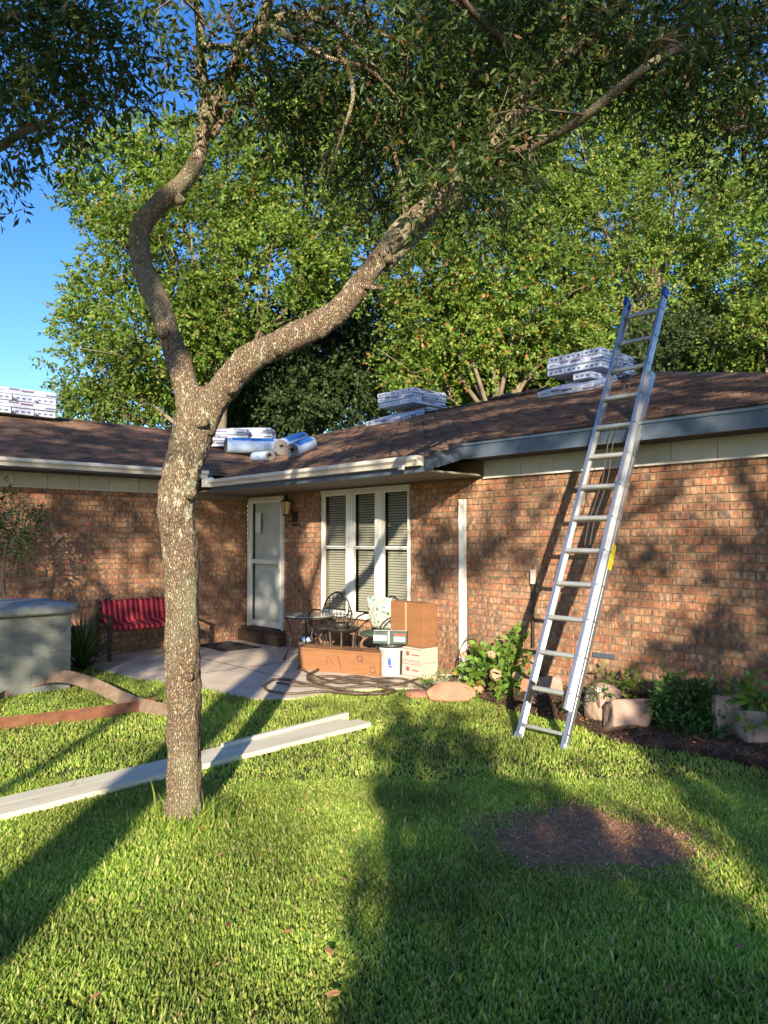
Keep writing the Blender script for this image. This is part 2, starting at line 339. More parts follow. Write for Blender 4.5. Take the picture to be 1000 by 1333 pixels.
_m = _n.new('ShaderNodeMixShader'); _l.new(_f.outputs[0], _m.inputs[0]); _l.new(_t.outputs[0], _m.inputs[1]); _l.new(_g.outputs[0], _m.inputs[2])
_l.new(_m.outputs[0], _n['Material Output'].inputs['Surface']); mt['glass'] = gm

# ------------------------------------------------------------------ mesh helpers
def link(name, me, parent=None):
    o = bpy.data.objects.new(name, me); COL.objects.link(o)
    if parent: o.parent = parent; o.matrix_parent_inverse = Matrix()
    return o
def tag(o, label=None, cat=None, group=None, kind=None):
    if label: o['label'] = label
    if cat: o['category'] = cat
    if group: o['group'] = group
    if kind: o['kind'] = kind
    return o
def empty(name, loc, label=None, cat=None, group=None, rz=0, rot=None):
    o = bpy.data.objects.new(name, None); COL.objects.link(o); o.empty_display_size = .1
    o.location = V(loc); o.rotation_euler = rot if rot else (0, 0, rz)
    return tag(o, label, cat, group)
def copy_tree(o, parent=None):
    c = o.copy(); COL.objects.link(c); c.parent = parent
    for ch in list(o.children): copy_tree(ch, c)
    return c

class MB:
    def __init__(s): s.v = []; s.f = []; s.mi = []
    def add(s, vs, fs, mi=0):
        n = len(s.v); s.v += [tuple(float(a) for a in p) for p in vs]; s.f += [tuple(i+n for i in f) for f in fs]; s.mi += [mi]*len(fs)
        return s
    def box(s, a, b, mi=0, mat=None, bev=0):
        x0, y0, z0 = a; x1, y1, z1 = b
        vs = [(x0, y0, z0), (x1, y0, z0), (x1, y1, z0), (x0, y1, z0), (x0, y0, z1), (x1, y0, z1), (x1, y1, z1), (x0, y1, z1)]
        if mat is not None: vs = [mat @ Vector(p) for p in vs]
        return s.add(vs, [(0, 3, 2, 1), (4, 5, 6, 7), (0, 1, 5, 4), (1, 2, 6, 5), (2, 3, 7, 6), (3, 0, 4, 7)], mi)
    def tube(s, pts, r, n=8, mi=0, cap=True):
        pts = [np.array(p, float) for p in pts]; rs = r if hasattr(r, '__len__') else [r]*len(pts)
        t0 = pts[1]-pts[0]; u = np.cross(t0, [0, 0, 1.])
        if np.linalg.norm(u) < 1e-4: u = np.cross(t0, [1., 0, 0])
        u /= np.linalg.norm(u); vs = []
        for i, p in enumerate(pts):
            t = pts[min(i+1, len(pts)-1)]-pts[max(i-1, 0)]; t = t/(np.linalg.norm(t)+1e-9)
            u = u-t*(u@t); u /= np.linalg.norm(u)+1e-9; w = np.cross(t, u)
            for k in range(n):
                a = 2*PI*k/n; vs.append(p+(u*math.cos(a)+w*math.sin(a))*rs[i])
        fs = [(i*n+k, i*n+(k+1) % n, (i+1)*n+(k+1) % n, (i+1)*n+k) for i in range(len(pts)-1) for k in range(n)]
        if cap: fs += [tuple(range(n))[::-1], tuple((len(pts)-1)*n+k for k in range(n))]
        return s.add(vs, fs, mi)
    def lathe(s, prof, n=24, c=(0, 0, 0), mi=0):
        vs = [(c[0]+r*math.cos(2*PI*k/n), c[1]+r*math.sin(2*PI*k/n), c[2]+z) for r, z in prof for k in range(n)]
        fs = [(i*n+k, i*n+(k+1) % n, (i+1)*n+(k+1) % n, (i+1)*n+k) for i in range(len(prof)-1) for k in range(n)]
        return s.add(vs, fs, mi)
    def prism(s, poly, z0, z1, mi=0):
        n = len(poly); vs = [(x, y, z0) for x, y in poly]+[(x, y, z1) for x, y in poly]
        return s.add(vs, [tuple(range(n))[::-1], tuple(range(n, 2*n))]+[(i, (i+1) % n, n+(i+1) % n, n+i) for i in range(n)], mi)
    def mesh(s, name, mats, smooth=False, bevel=0):
        me = bpy.data.meshes.new(name); me.from_pydata(s.v, [], s.f)
        for m in (mats if isinstance(mats, (list, tuple)) else [mats]): me.materials.append(m)
        me.polygons.foreach_set('material_index', s.mi)
        if smooth: me.polygons.foreach_set('use_smooth', [True]*len(me.polygons))
        me.update(); return me
    def build(s, name, mats, parent=None, smooth=False, bevel=0, seg=2):
        o = link(name, s.mesh(name, mats, smooth), parent)
        if bevel:
            m = o.modifiers.new('b', 'BEVEL'); m.width = bevel; m.segments = seg; m.limit_method = 'ANGLE'; m.angle_limit = .6
        return o

def npmesh(name, v, f, mat, parent=None, smooth=False):
    """v (N,3) float, f (M,k) int with k 3 or 4"""
    me = bpy.data.meshes.new(name); k = f.shape[1]
    me.vertices.add(len(v)); me.vertices.foreach_set('co', v.astype(np.float32).ravel())
    me.loops.add(f.size); me.loops.foreach_set('vertex_index', f.astype(np.int32).ravel())
    me.polygons.add(len(f)); me.polygons.foreach_set('loop_start', np.arange(0, f.size, k, dtype=np.int32))
    try: me.polygons.foreach_set('loop_total', np.full(len(f), k, dtype=np.int32))
    except Exception: pass
    me.materials.append(mat)
    me.update(calc_edges=True)
    if smooth: me.polygons.foreach_set('use_smooth', [True]*len(me.polygons))
    return link(name, me, parent)
def unit(a): return a/(np.linalg.norm(a, axis=-1, keepdims=True)+1e-9)

rng = np.random.default_rng(7)
def vnoise(p, seed=0):
    """smooth value noise on (N,3)"""
    i = np.floor(p).astype(np.int64); f = p-i; f = f*f*(3-2*f)
    def h(a, b, c):
        n = (a*374761393+b*668265263+c*2147483647+seed*974711) & 0xffffffff
        n = ((n ^ (n >> 13))*1274126177) & 0xffffffff
        return ((n ^ (n >> 16)) & 0xffff)/65535.
    r = 0
    for dx in (0, 1):
        for dy in (0, 1):
            for dz in (0, 1):
                w = (f[:, 0] if dx else 1-f[:, 0])*(f[:, 1] if dy else 1-f[:, 1])*(f[:, 2] if dz else 1-f[:, 2])
                r = r+w*h(i[:, 0]+dx, i[:, 1]+dy, i[:, 2]+dz)
    return r

def spline(pts, n):
    """Catmull-Rom through pts (any dims) with n samples per span"""
    P = np.array(pts, float); P = np.vstack([2*P[0]-P[1], P, 2*P[-1]-P[-2]]); out = []
    for i in range(1, len(P)-2):
        for k in range(n):
            t = k/n; a, b, c, d = P[i-1:i+3]
            out.append(.5*(2*b+(c-a)*t+(2*a-5*b+4*c-d)*t*t+(3*b-a-3*c+d)*t**3))
    out.append(P[-2]); return np.array(out)

def limb(mb, pts, n=10, rough=.0, sides=10):
    """pts rows x,y,z,r -> tube with bark relief"""
    q = spline(pts, n); k0 = len(mb.v)
    mb.tube(q[:, :3], np.maximum(q[:, 3], .002), sides)
    if rough:
        v = np.array(mb.v[k0:]); c = np.repeat(q[:, :3], sides, 0); d = unit(v-c)
        r = np.repeat(q[:, 3], sides)
        nz = np.abs(vnoise(v*np.array([48, 48, 13.]), 3)-.5)*2-.4+.8*(vnoise(v*np.array([75, 75, 26.]), 5)-.5)+1.6*(vnoise(v*5, 8)-.5)+1.2*(vnoise(v*11, 9)-.5)
        nz = nz+np.where(v[:, 2] < .22, 2.2*(vnoise(v*np.array([16, 16, 1.]), 12)-.35)*(1-np.clip(v[:, 2]/.22, 0, 1)), 0)*(rough > .08)
        v = v+d*(nz*rough*r)[:, None]
        mb.v[k0:] = [tuple(x) for x in v]

def sprigs(name, pos, dirs, mat, parent, nl=12, length=.3, leaf=.09, wid=.4, spread=.8, droop=.3, r=rng, kind='stuff', twig=True):
    """each sprig: nl leaves alternating along a twig"""
    n = len(pos); d = unit(dirs)
    L = length*r.uniform(.7, 1.25, (n, 1, 1))
    t = np.linspace(.1, 1, nl)[None, :, None]
    curve = np.array([0, 0, -1.])*droop
    base = pos[:, None, :]+d[:, None, :]*t*L+curve*(t**2)*L+r.normal(0, .012, (n, nl, 3))
    ld = unit(d[:, None, :]*.7+r.normal(0, spread, (n, nl, 3))+curve*.6)
    nrm = unit(np.cross(ld, r.normal(0, 1, (n, nl, 3))+np.array([0, 0, .0])))
    side = np.cross(ld, nrm)
    s = leaf*r.uniform(.6, 1.25, (n, nl, 1))
    b = base; tip = base+ld*s; ml = base+ld*s*.5+side*s*wid*.5+nrm*s*.08; mr_ = base+ld*s*.5-side*s*wid*.5+nrm*s*.08
    v = np.stack([b, ml, tip, mr_], 2).reshape(-1, 3)
    k = np.arange(n*nl)*4
    f = np.concatenate([np.stack([k, k+1, k+2], 1), np.stack([k, k+2, k+3], 1)])
    o = npmesh(name, v, f, mat, parent)
    if kind: o['kind'] = kind
    return o

def blob_points(blobs, dens, r=rng, shell=.45):
    """blobs rows cx,cy,cz,rx,ry,rz -> sprig positions + outward directions"""
    P = []; D = []
    for b in blobs:
        c = np.array(b[:3]); R = np.array(b[3:6]); n = max(4, int(dens*(R[0]*R[1]*R[2])**(2/3)))
        u = unit(r.normal(0, 1, (n, 3))); rad = (shell+(1-shell)*r.random((n, 1))**.6)
        k = 1+.35*(vnoise((u+c)*2.3, 11)-.5)*2
        p = c+u*R*rad*k[:, None]
        P.append(p); D.append(unit(u+r.normal(0, .5, (n, 3))))
    return np.vstack(P), np.vstack(D)

# ================================================================== GROUND
patio_poly = [(0, .06), (0, -2.95), (.7, -2.97), (1.2, -2.84), (2.3, -2.74), (2.9, -2.58), (3.55, -2.46), (3.95, -2.36), (4.2, -2.05), (4.28, -1.35), (4.6, -.84), (4.95, -.78), (5.05, 0.06)]
bed_poly = [(4.96, .06), (4.96, -.8), (5.2, -.72), (5.6, -.74), (6.0, -.78), (6.6, -.84), (7.1, -1.08), (7.5, -1.05), (7.9, -.98), (8.5, -.95), (9.6, -1.0), (9.6, .06)]
def inpoly(x, y, poly):
    r = np.zeros(x.shape, bool); n = len(poly)
    for i in range(n):
        x0, y0 = poly[i]; x1, y1 = poly[(i+1) % n]
        c = ((y0 > y) != (y1 > y)) & (x < (x1-x0)*(y-y0)/(y1-y0+1e-12)+x0); r ^= c
    return r
g = MB(); g.add([(-150, -150, -.02), (150, -150, -.02), (150, 150, -.02), (-150, 150, -.02)], [(0, 1, 2, 3)])
tag(g.build('ground', mt['farlawn']), kind='structure')
g = MB(); g.add([(-1, -13, -.004), (18, -13, -.004), (18, 0, -.004), (-1, 0, -.004)], [(0, 1, 2, 3)])
tag(g.build('lawn_soil', mt['soilgreen']), kind='structure')
g = MB(); g.prism(patio_poly, -.03, .02); tag(g.build('patio', mt['concrete'], bevel=.008), kind='structure')
g = MB(); g.box((2.30, -2.72, .0205), (2.312, -.02, .0225)); g.box((.02, -1.50, .0205), (4.25, -1.488, .0225)); g.build('patio_joint', mt['soffit_dark'])['kind'] = 'structure'
# bed: mounded towards the wall
nx, ny = 60, 10; vs = []; fs = []
def bed_edge(x): 
    b = bed_poly[1:11]; return np.interp(x, [p[0] for p in b], [p[1] for p in b])
def bed_z(x, y):
    e = bed_edge(x); t = np.clip((y-e)/(0-e), 0, 1); k = np.clip((x-5.0)/2.2, 0, 1)
    return .01+(.05+.14*k)*t**.8
for i in range(nx+1):
    x = 4.97+4.6*i/nx
    for j in range(ny+1):
        e = bed_edge(x); y = e*(1-j/ny)+.05*(j/ny)
        vs.append((x, y, bed_z(x, min(y, 0))+.02*(random.random()-.5)*(0 < j < ny)))
for i in range(nx):
    for j in range(ny): a = i*(ny+1)+j; fs.append((a, a+ny+1, a+ny+2, a+1))
g = MB(); g.add(vs, fs); tag(g.build('flower_bed', mt['mulch'], smooth=True), kind='structure')
# mulch chips
n = 5200; x = rng.uniform(5.0, 9.4, n); y = bed_edge(x)*rng.uniform(-.03, 1.02, n)
z = bed_z(x, np.minimum(y, 0))+rng.uniform(.004, .02, n)
a = rng.uniform(0, PI, n); l = rng.uniform(.010, .035, n); w = l*rng.uniform(.15, .4, n)
dx = np.stack([np.cos(a), np.sin(a), rng.uniform(-.5, .5, n)], 1)*l[:, None]; dy = np.stack([-np.sin(a), np.cos(a), rng.uniform(-.4, .4, n)], 1)*w[:, None]
c = np.stack([x, y, z], 1); v = np.stack([c-dx-dy, c+dx-dy, c+dx+dy, c-dx+dy], 1).reshape(-1, 3); k = np.arange(n)*4
tag(npmesh('mulch', v, np.stack([k, k+1, k+2, k+3], 1), mt['chip']), kind='stuff')
# bare patch
DC = gp(764, 1092); 
def patch_r(x, y):
    X = (x-DC[0])*RT[0]+(y-DC[1])*RT[1]; Fd = (x-DC[0])*F2[0]+(y-DC[1])*F2[1]
    p = np.stack([x*3.1, y*3.1, x*0], 1)
    return np.sqrt(((X+.25*Fd)/.47)**2+(Fd/.38)**2)+.55*(vnoise(p, 21)-.5)+.35*(vnoise(p*3, 22)-.5)
vs = []; fs = []; m = 40
for i in range(m+1):
    for k in range(64):
        a = 2*PI*k/64; r0 = i/m*.72
        q = DC+RT*math.cos(a)*r0*1.25+F2*math.sin(a)*r0*1.1
        vs.append((q[0], q[1], .004+.014*(1-i/m)*vnoise(np.array([[q[0]*30, q[1]*30, 0]]), 4)[0]-(.006 if i == m else 0)))
for i in range(m):
    for k in range(64): fs.append((i*64+k, i*64+(k+1) % 64, (i+1)*64+(k+1) % 64, (i+1)*64+k))
g = MB(); g.add(vs, fs); tag(g.build('bare_soil_patch', mt['soil'], smooth=True), kind='structure')
n = 3400; a = rng.uniform(0, 2*PI, n); r0 = rng.uniform(0, 1, n)**.5*.62
x = DC[0]+RT[0]*np.cos(a)*r0*1.1+F2[0]*np.sin(a)*r0*.85; y = DC[1]+RT[1]*np.cos(a)*r0*1.1+F2[1]*np.sin(a)*r0*.85
a = rng.uniform(0, PI, n); l = rng.uniform(.003, .013, n); w = rng.uniform(.001, .003, n)
dx = np.stack([np.cos(a), np.sin(a), rng.uniform(-.3, .5, n)], 1)*l[:, None]; dy = np.stack([-np.sin(a), np.cos(a), rng.uniform(-.2, .2, n)], 1)*w[:, None]
c = np.stack([x, y, rng.uniform(.016, .024, n)], 1); v = np.stack([c-dx-dy, c+dx-dy, c+dx+dy, c-dx+dy], 1).reshape(-1, 3); k = np.arange(n)*4
tag(npmesh('thatch_bits', v, np.stack([k, k+1, k+2, k+3], 1), mt['straw']), kind='stuff')

# ---- lawn blades
def lawn(N, F0, F1, lat, seed):
    r = np.random.default_rng(seed)
    Fd = np.sqrt(r.uniform(F0**2, F1**2, N)); X = r.uniform(-1, 1, N)*(Fd*.56+lat)
    x = CAM[0]+RT[0]*X+F2[0]*Fd; y = CAM[1]+RT[1]*X+F2[1]*Fd
    ok = ~inpoly(x, y, patio_poly) & ~((y > bed_edge(x)-.0+.05*(r.random(N)-.5)) & (x > 4.9)) & (y < .0) & (x > .05)
    pr_ = patch_r(x, y); ok &= (pr_ > 1.05) | (r.random(N) < np.clip((pr_-.5)*.45, .012, 1))
    ok &= (((x-2.12 > 0) | (y > -3.45)))          # nothing inside the block pedestal
    TR = (x-6.426)**2+(y+4.41)**2; ok &= TR > .1**2
    x, y, Fd, pr_, TR = x[ok], y[ok], Fd[ok], pr_[ok], TR[ok]; n = len(x)
    p = np.stack([x, y, x*0], 1)
    patchy = vnoise(p*2.2, 31)*.6+vnoise(p*7, 32)*.4
    dens = vnoise(p*16, 36); k_ = r.random(n) < np.clip(.45+1.3*dens, 0, 1); x, y, Fd, pr_, TR, p, patchy = [q[k_] for q in (x, y, Fd, pr_, TR, p, patchy)]; n = len(x)
    H = r.uniform(.016, .038, n)*(.6+.8*patchy)
    H *= 1+6.5*np.exp(-TR/.04)*r.random(n)**.6+np.where((np.abs(y+2.6) < .18) & (x > 2.2) & (x < 4.2), r.random(n)*1.1, 0)
    H *= np.clip(.45+(pr_-.9)*1.3, .45, 1)
    wild = r.random(n) < .012; H = np.where(wild, H*1.9, H)
    yaw = r.uniform(0, 2*PI, n)+1.5*(vnoise(p*5, 33)-.5); lean = r.uniform(.15, .95, n)
    w = r.uniform(.0028, .0056, n)*(1+.08*(Fd-3))
    d = np.stack([np.cos(yaw), np.sin(yaw)], 1); s_yaw = yaw+PI/2+r.uniform(-.5, .5, n)
    s = np.stack([np.cos(s_yaw), np.sin(s_yaw), 0*yaw], 1)
    c = np.stack([x, y, np.zeros(n)], 1)
    def pt(t, bend): return c+np.concatenate([d*(H*lean*bend)[:, None], (H*t)[:, None]], 1)
    m1 = pt(.55, .35); m2 = pt(.9, 1.0)
    wv = s*w[:, None]
    v = np.stack([c-wv, c+wv, m1+wv*.9, m1-wv*.9, m2], 1).reshape(-1, 3); k = np.arange(n)*5
    f = np.concatenate([np.stack([k, k+1, k+2], 1), np.stack([k, k+2, k+3], 1), np.stack([k+3, k+2, k+4], 1)])
    return v, f
va, fa = lawn(230000, 2.0, 5.0, .35, 1); vb, fb = lawn(210000, 5.0, 10.5, .5, 2)
tag(npmesh('lawn_grass', np.vstack([va, vb]), np.vstack([fa, fb+len(va)]), mt['grass']), kind='stuff')

# ================================================================== HOUSE
house = empty('brick_house', (0, 0, 0), 'single storey brick house with brown shingle roof, white window frames and a porch corner', 'house')
WT = 2.3
DOOR = (.06, 1.04, 0, 2.25); WIN = (1.95, 3.75, .56, 2.27)
def wall_rects(x0, x1, z0, z1, holes):
    xs = sorted({x0, x1, *[h[0] for h in holes], *[h[1] for h in holes]}); out = []
    for a, b in zip(xs[:-1], xs[1:]):
        z = z0
        for h in sorted([h for h in holes if h[0] < b and h[1] > a], key=lambda h: h[2]):
            if h[2] > z: out.append((a, b, z, h[2]))
            z = max(z, h[3])
        if z < z1: out.append((a, b, z, z1))
    return out
mw = MB()
for a, b, z0, z1 in wall_rects(0, 8.93, -.05, WT+.2, [DOOR, WIN]): mw.box((a, .009, z0), (b, .14, z1))
wall_main = mw.build('wall', mt['mortar'], house); wall_main['label'] = 'long brick wall with the door, window and leaning ladder'
mw = MB(); mw.box((-.14, -9.6, -.05), (-.009, .0085, WT+.2)); wall_wing = mw.build('wall', mt['mortar'], house); wall_wing['label'] = 'shaded brick wall of the left wing'
mw = MB(); mw.box((8.79, .141, -.05), (8.921, 8.4, WT+.2)); mw.build('wall', mt['mortar'], house)['label'] = 'right end wall'
BL, BH, J = .196, .063, .0105
def brick_variants():
    out = []
    for k in range(6):
        random.seed(k+40); j = lambda s: random.uniform(-s, s)
        g = MB(); x0, x1, z0, z1, e = -BL/2, BL/2, -BH/2, BH/2, .003
        f = [(x0+j(.002), .012, z0+j(.0015)), (x1+j(.002), .012, z0+j(.0015)), (x1+j(.002), .012, z1+j(.0015)), (x0+j(.002), .012, z1+j(.0015))]
        fr = [(p[0]*.965, -.002+j(.002), p[2]*.93) for p in f]
        g.add(f+fr, [(4, 5, 6, 7), (0, 1, 5, 4), (1, 2, 6, 5), (2, 3, 7, 6), (3, 0, 4, 7)])
        out.append(g)
    return out
BV = brick_variants(); BM = [g.mesh('brick', mt['brick']) for g in BV]
def brick_list(x0, x1, z1, holes):
    out = []; row = 0; z = .02+BH/2
    while z+BH/2 < z1:
        x = x0+(0 if row % 2 else -(BL+J)/2)
        while x < x1:
            a, b = max(x, x0+.002), min(x+BL, x1-.002)
            for h in holes:
                if h[2]-.01 < z < h[3]+.01:
                    if a < h[0] < b: b = h[0]-.003
                    if a < h[1] < b: a = h[1]+.003
                    if h[0] <= (a+b)/2 <= h[1]: b = a
            if b-a > .03: out.append(((a+b)/2, z, b-a))
            x += BL+J
        z += BH+J; row += 1
    return out
random.seed(5)
bl = brick_list(0, 8.93, WT, [(DOOR[0], DOOR[1], .0, DOOR[3]), WIN])
def pdist(b):
    p = np.array([b[0], 0, b[1]])-CAM; Fz = p@FW; X = p@RT; u = p@UP
    px = 500+970*X/Fz; return Fz if 15 < px < 985 else 50
bl.sort(key=pdist)
near, rest = bl[:300], bl[300:]
for i, (x, z, w) in enumerate(near):
    o = link('brick', BM[i % 6], wall_main); o.location = (x, random.uniform(-.0015, .0015), z); o.scale = (w/BL, 1, 1)
def joined_bricks(lst, tf, parent):
    g = MB()
    for i, (x, z, w) in enumerate(lst):
        q = BV[random.randrange(6)]; oy = random.uniform(-.002, .002)
        g.add([tf(x+p[0]*w/BL, p[1]+oy, z+p[2]) for p in q.v], q.f)
    o = g.build('brickwork', mt['brick'], parent); o['kind'] = 'stuff'
joined_bricks(rest, lambda x, y, z: (x, y, z), wall_main)
joined_bricks(brick_list(.02, 9.6, WT, []), lambda x, y, z: (-y, -x, z), wall_wing)
joined_bricks(brick_list(.14, 8.4, WT, []), lambda x, y, z: (8.93-y, x, z), house.children[2])

# ---- roof
roof = MB()
zm = lambda y: 2.79+.324*y
zw = lambda x: 2.794-.324*x
mainp = [(.6, -1), (4.95, -1), (4.95, -.4), (9.33, -.4), (4.73, 4.2), (-1.04, 4.2), (-2.62, 2.62), (.6, -.6)]
wingp = [(.6, -.6), (-2.62, 2.62), (-2.62, -9.6), (.6, -9.6)]
def slab(mb, poly, zf, t=.05):
    n = len(poly); vs = [(x, y, zf(x, y)-.012) for x, y in poly]+[(x, y, zf(x, y)-t) for x, y in poly]
    mb.add(vs, [tuple(range(n)), tuple(range(n, 2*n))[::-1]]+[(i, n+i, n+(i+1) % n, (i+1) % n) for i in range(n)])
slab(roof, mainp, lambda x, y: zm(y)); slab(roof, wingp, lambda x, y: zw(x))
slab(roof, [(9.33, -.4), (9.33, 8.8), (4.73, 4.2)], lambda x, y: 4.15-.324*(x-4.73))
slab(roof, [(9.33, 8.8), (-5.64, 8.8), (-1.04, 4.2), (4.73, 4.2)], lambda x, y: 4.15-.324*(y-4.2))
slab(roof, [(-2.62, -9.6), (-2.62, 2.62), (-1.04, 4.2), (-5.64, 8.8), (-5.84, 8.8), (-5.84, -9.6)], lambda x, y: 3.64+.324*(x+2.62))
roof_o = roof.build('roof', mt['deck'], house)
def shingles(poly, axis, lo, hi, s0, s1, tf):
    g = MB(); random.seed(int(lo*10)+3)
    px = np.array([p[0] for p in poly]); row = 0; s = s0-.01; st = .135*.951
    while s < s1:
        u = lo-.05+(row*.17 % .3)
        off = random.uniform(-.02, .02)
        while u < hi:
            w = .30; a = u+.004; b = u+w-.004; c = (a+b)/2
            X, Y = tf(c, s+.03)
            if inpoly(np.array([X]), np.array([Y]), poly)[0]:
                j = random.uniform(0, .004); t = .009+random.uniform(0, .008); dj = random.uniform(-.006, .006)
                P = []
                for (uu, ss, h) in ((a, s+dj, t), (b, s+dj, t+j), (b, s+.16, .0), (a, s+.16, .0), (a, s+dj, -.004), (b, s+dj, -.004)):
                    X, Y = tf(uu, ss); P.append((X, Y, h))
                P = [(x, y, (zm(y) if axis == 'm' else zw(x))+h) for x, y, h in P]
                g.add(P, [(0, 1, 2, 3), (4, 5, 1, 0)])
            u += w
        s += st; row += 1
    o = g.build('shingle_courses', mt['shingle'], roof_o); o['kind'] = 'stuff'
shingles(mainp, 'm', -2.7, 9.4, -1.0, 4.2, lambda u, s: (u, s))
shingles(wingp, 'w', -9.6, 2.7, -.6, 2.62, lambda u, s: (-s, u))
def caps(p0, p1, up=.0, w=.15, n=None):
    p0 = np.array(p0, float); p1 = np.array(p1, float); L_ = np.linalg.norm(p1-p0); n = n or int(L_/.16)
    d = (p1-p0)/L_; s = unit(np.cross(d, [0, 0, 1.])); g = MB()
    for i in range(n):
        a = p0+d*(L_*i/n-.02); b = p0+d*(L_*(i+1)/n+.03); h = .022+random.uniform(0, .006)
        dr = w*.27
        vs = [a+s*w-ZA*dr+ZA*.012, a+ZA*h, a-s*w-ZA*dr+ZA*.012, b+s*w-ZA*dr+ZA*.004, b+ZA*(h-.012), b-s*w-ZA*dr+ZA*.004]
        g.add(vs, [(0, 1, 4, 3), (1, 2, 5, 4)])
    o = g.build('ridge_cap', mt['shingle'], roof_o)
    return o
caps((-1.04, 4.2, 4.16), (4.73, 4.2, 4.16)); caps((4.73, 4.2, 4.16), (9.33, -.4, 2.66)); caps((-2.62, -9.6, 3.65), (-2.62, 2.62, 3.65)); caps((-2.62, 2.62, 3.65), (-1.04, 4.2, 4.16))
# dark torn ridge vent between the bundle stacks
rv = MB(); r0 = hit(640, 520, 1, 4.2)[0]; r1 = hit(722, 500, 1, 4.2)[0]
for i in range(5):
    a = r0+(r1-r0)*i/5; rv.box((a+.02, 4.08, 4.165), (a+(r1-r0)/5-.03, 4.32, 4.20+.012*(i % 2)))
rv.build('ridge_vent', mt['soffit_dark'], roof_o)
# valley flashing strip
# ---- fascia, gutters, soffits, frieze
def hb(name, a, b, m, bevel=0, parent=house):
    return MB().box(a, b).build(name, m, parent, bevel=bevel)
hb('soffit', (.0, -.97, 2.315), (4.93, .0, 2.335), mt['taupe'])
hb('soffit', (4.951, -.385, 2.485), (9.3, -.028, 2.50), mt['soffit_dark'])
hb('soffit', (.03, -9.6, 2.485), (.585, -1.002, 2.50), mt['soffit_dark'])
hb('fascia', (.62, -1.0, 2.30), (4.93, -.972, 2.44), mt['fascia'])
f = hb('fascia', (4.98, -.41, 2.475), (9.33, -.386, 2.615), mt['fascia']); f['label'] = 'slate blue fascia over the right wall'
hb('fascia', (.586, -9.6, 2.475), (.61, -.98, 2.585), mt['fascia'])
rk = MB(); rk.add([(4.93, -1.01, 2.30), (4.93, -.386, 2.475), (4.93, -.386, 2.62), (4.93, -1.01, 2.435), (4.955, -1.01, 2.30), (4.955, -.386, 2.475), (4.955, -.386, 2.62), (4.955, -1.01, 2.435)],
             [(0, 3, 2, 1), (4, 5, 6, 7), (0, 1, 5, 4), (1, 2, 6, 5), (2, 3, 7, 6), (3, 0, 4, 7)])
rk.build('rake_board', mt['fascia'], house)
hb('drip_edge', (4.98, -.424, 2.616), (9.34, -.40, 2.638), mt['drip'])
rk = MB(); rk.tube([(4.96, -1.02, 2.445), (4.96, -.40, 2.637)], .012, 6); rk.build('drip_edge', mt['drip'], house)
def gutter(p0, p1, out, h=.10, w=.12):
    """K-style profile swept p0->p1; out = outward unit"""
    prof = [(0, h), (0, 0), (w*.6, 0), (w*.72, h*.35), (w, h*.62), (w, h), (w*.9, h), (w*.9, h*.66), (w*.66, h*.4), (w*.56, .006), (.006, .006), (.006, h)]
    p0 = np.array(p0, float); p1 = np.array(p1, float); out = np.array(out, float); g = MB(); vs = []
    for p in (p0, p1): vs += [p+out*a+ZA*b for a, b in prof]
    n = len(prof); g.add(vs, [(i, (i+1) % n, n+(i+1) % n, n+i) for i in range(n)])
    for e, p in ((0, p0), (1, p1)):
        q = [p+out*a+ZA*b for a, b in prof[:6]]; g.add(q, [tuple(range(6))])
    return g.build('gutter', mt['gutter'], house)
gutter((.74, -1.001, 2.365), (4.97, -1.001, 2.365), (0, -1, 0))['label'] = 'white gutter along the porch eave'
gutter((.611, -1.1, 2.495), (.611, -9.6, 2.495), (1, 0, 0))['label'] = 'white gutter along the left wing eave'
hb('gutter_elbow', (.62, -1.16, 2.36), (.74, -1.02, 2.50), mt['vinyl'], .012)
e = MB().box((4.72, -1.135, 2.33), (4.79, -1.105, 2.375)); e.build('gutter_bracket', mt['white'], house)
x = 3.78
while x < 8.95:
    w = .42; a, b = x, min(x+w-.006, 8.95)
    if x > 4.9: o = link('frieze_board', MB().box((0, -.026, 0), (b-a, .009, .183)).mesh('frieze_board', mt['frieze']), house); o.location = (a, 0, 2.302)
    x += w
x = 3.78+.42*3
o = hb('frieze_board', (4.951, -.024, 2.302), (x-.004, .009, 2.485), mt['frieze'])
y = -1.0
while y > -9.6:
    o = link('frieze_board', MB().box((-.009, -.414, 0), (.026, 0, .183)).mesh('frieze_board', mt['frieze']), house); o.location = (0, y, 2.302); y -= .42
hb('trim_strip', (4.951, -.04, 2.285), (8.95, .0, 2.301), mt['white'])
hb('trim_strip', (.0, -9.6, 2.285), (.04, -.98, 2.301), mt['white'])
hb('frieze_board', (.0, -.99, 2.24), (.024, -.02, 2.314), mt['taupe'])

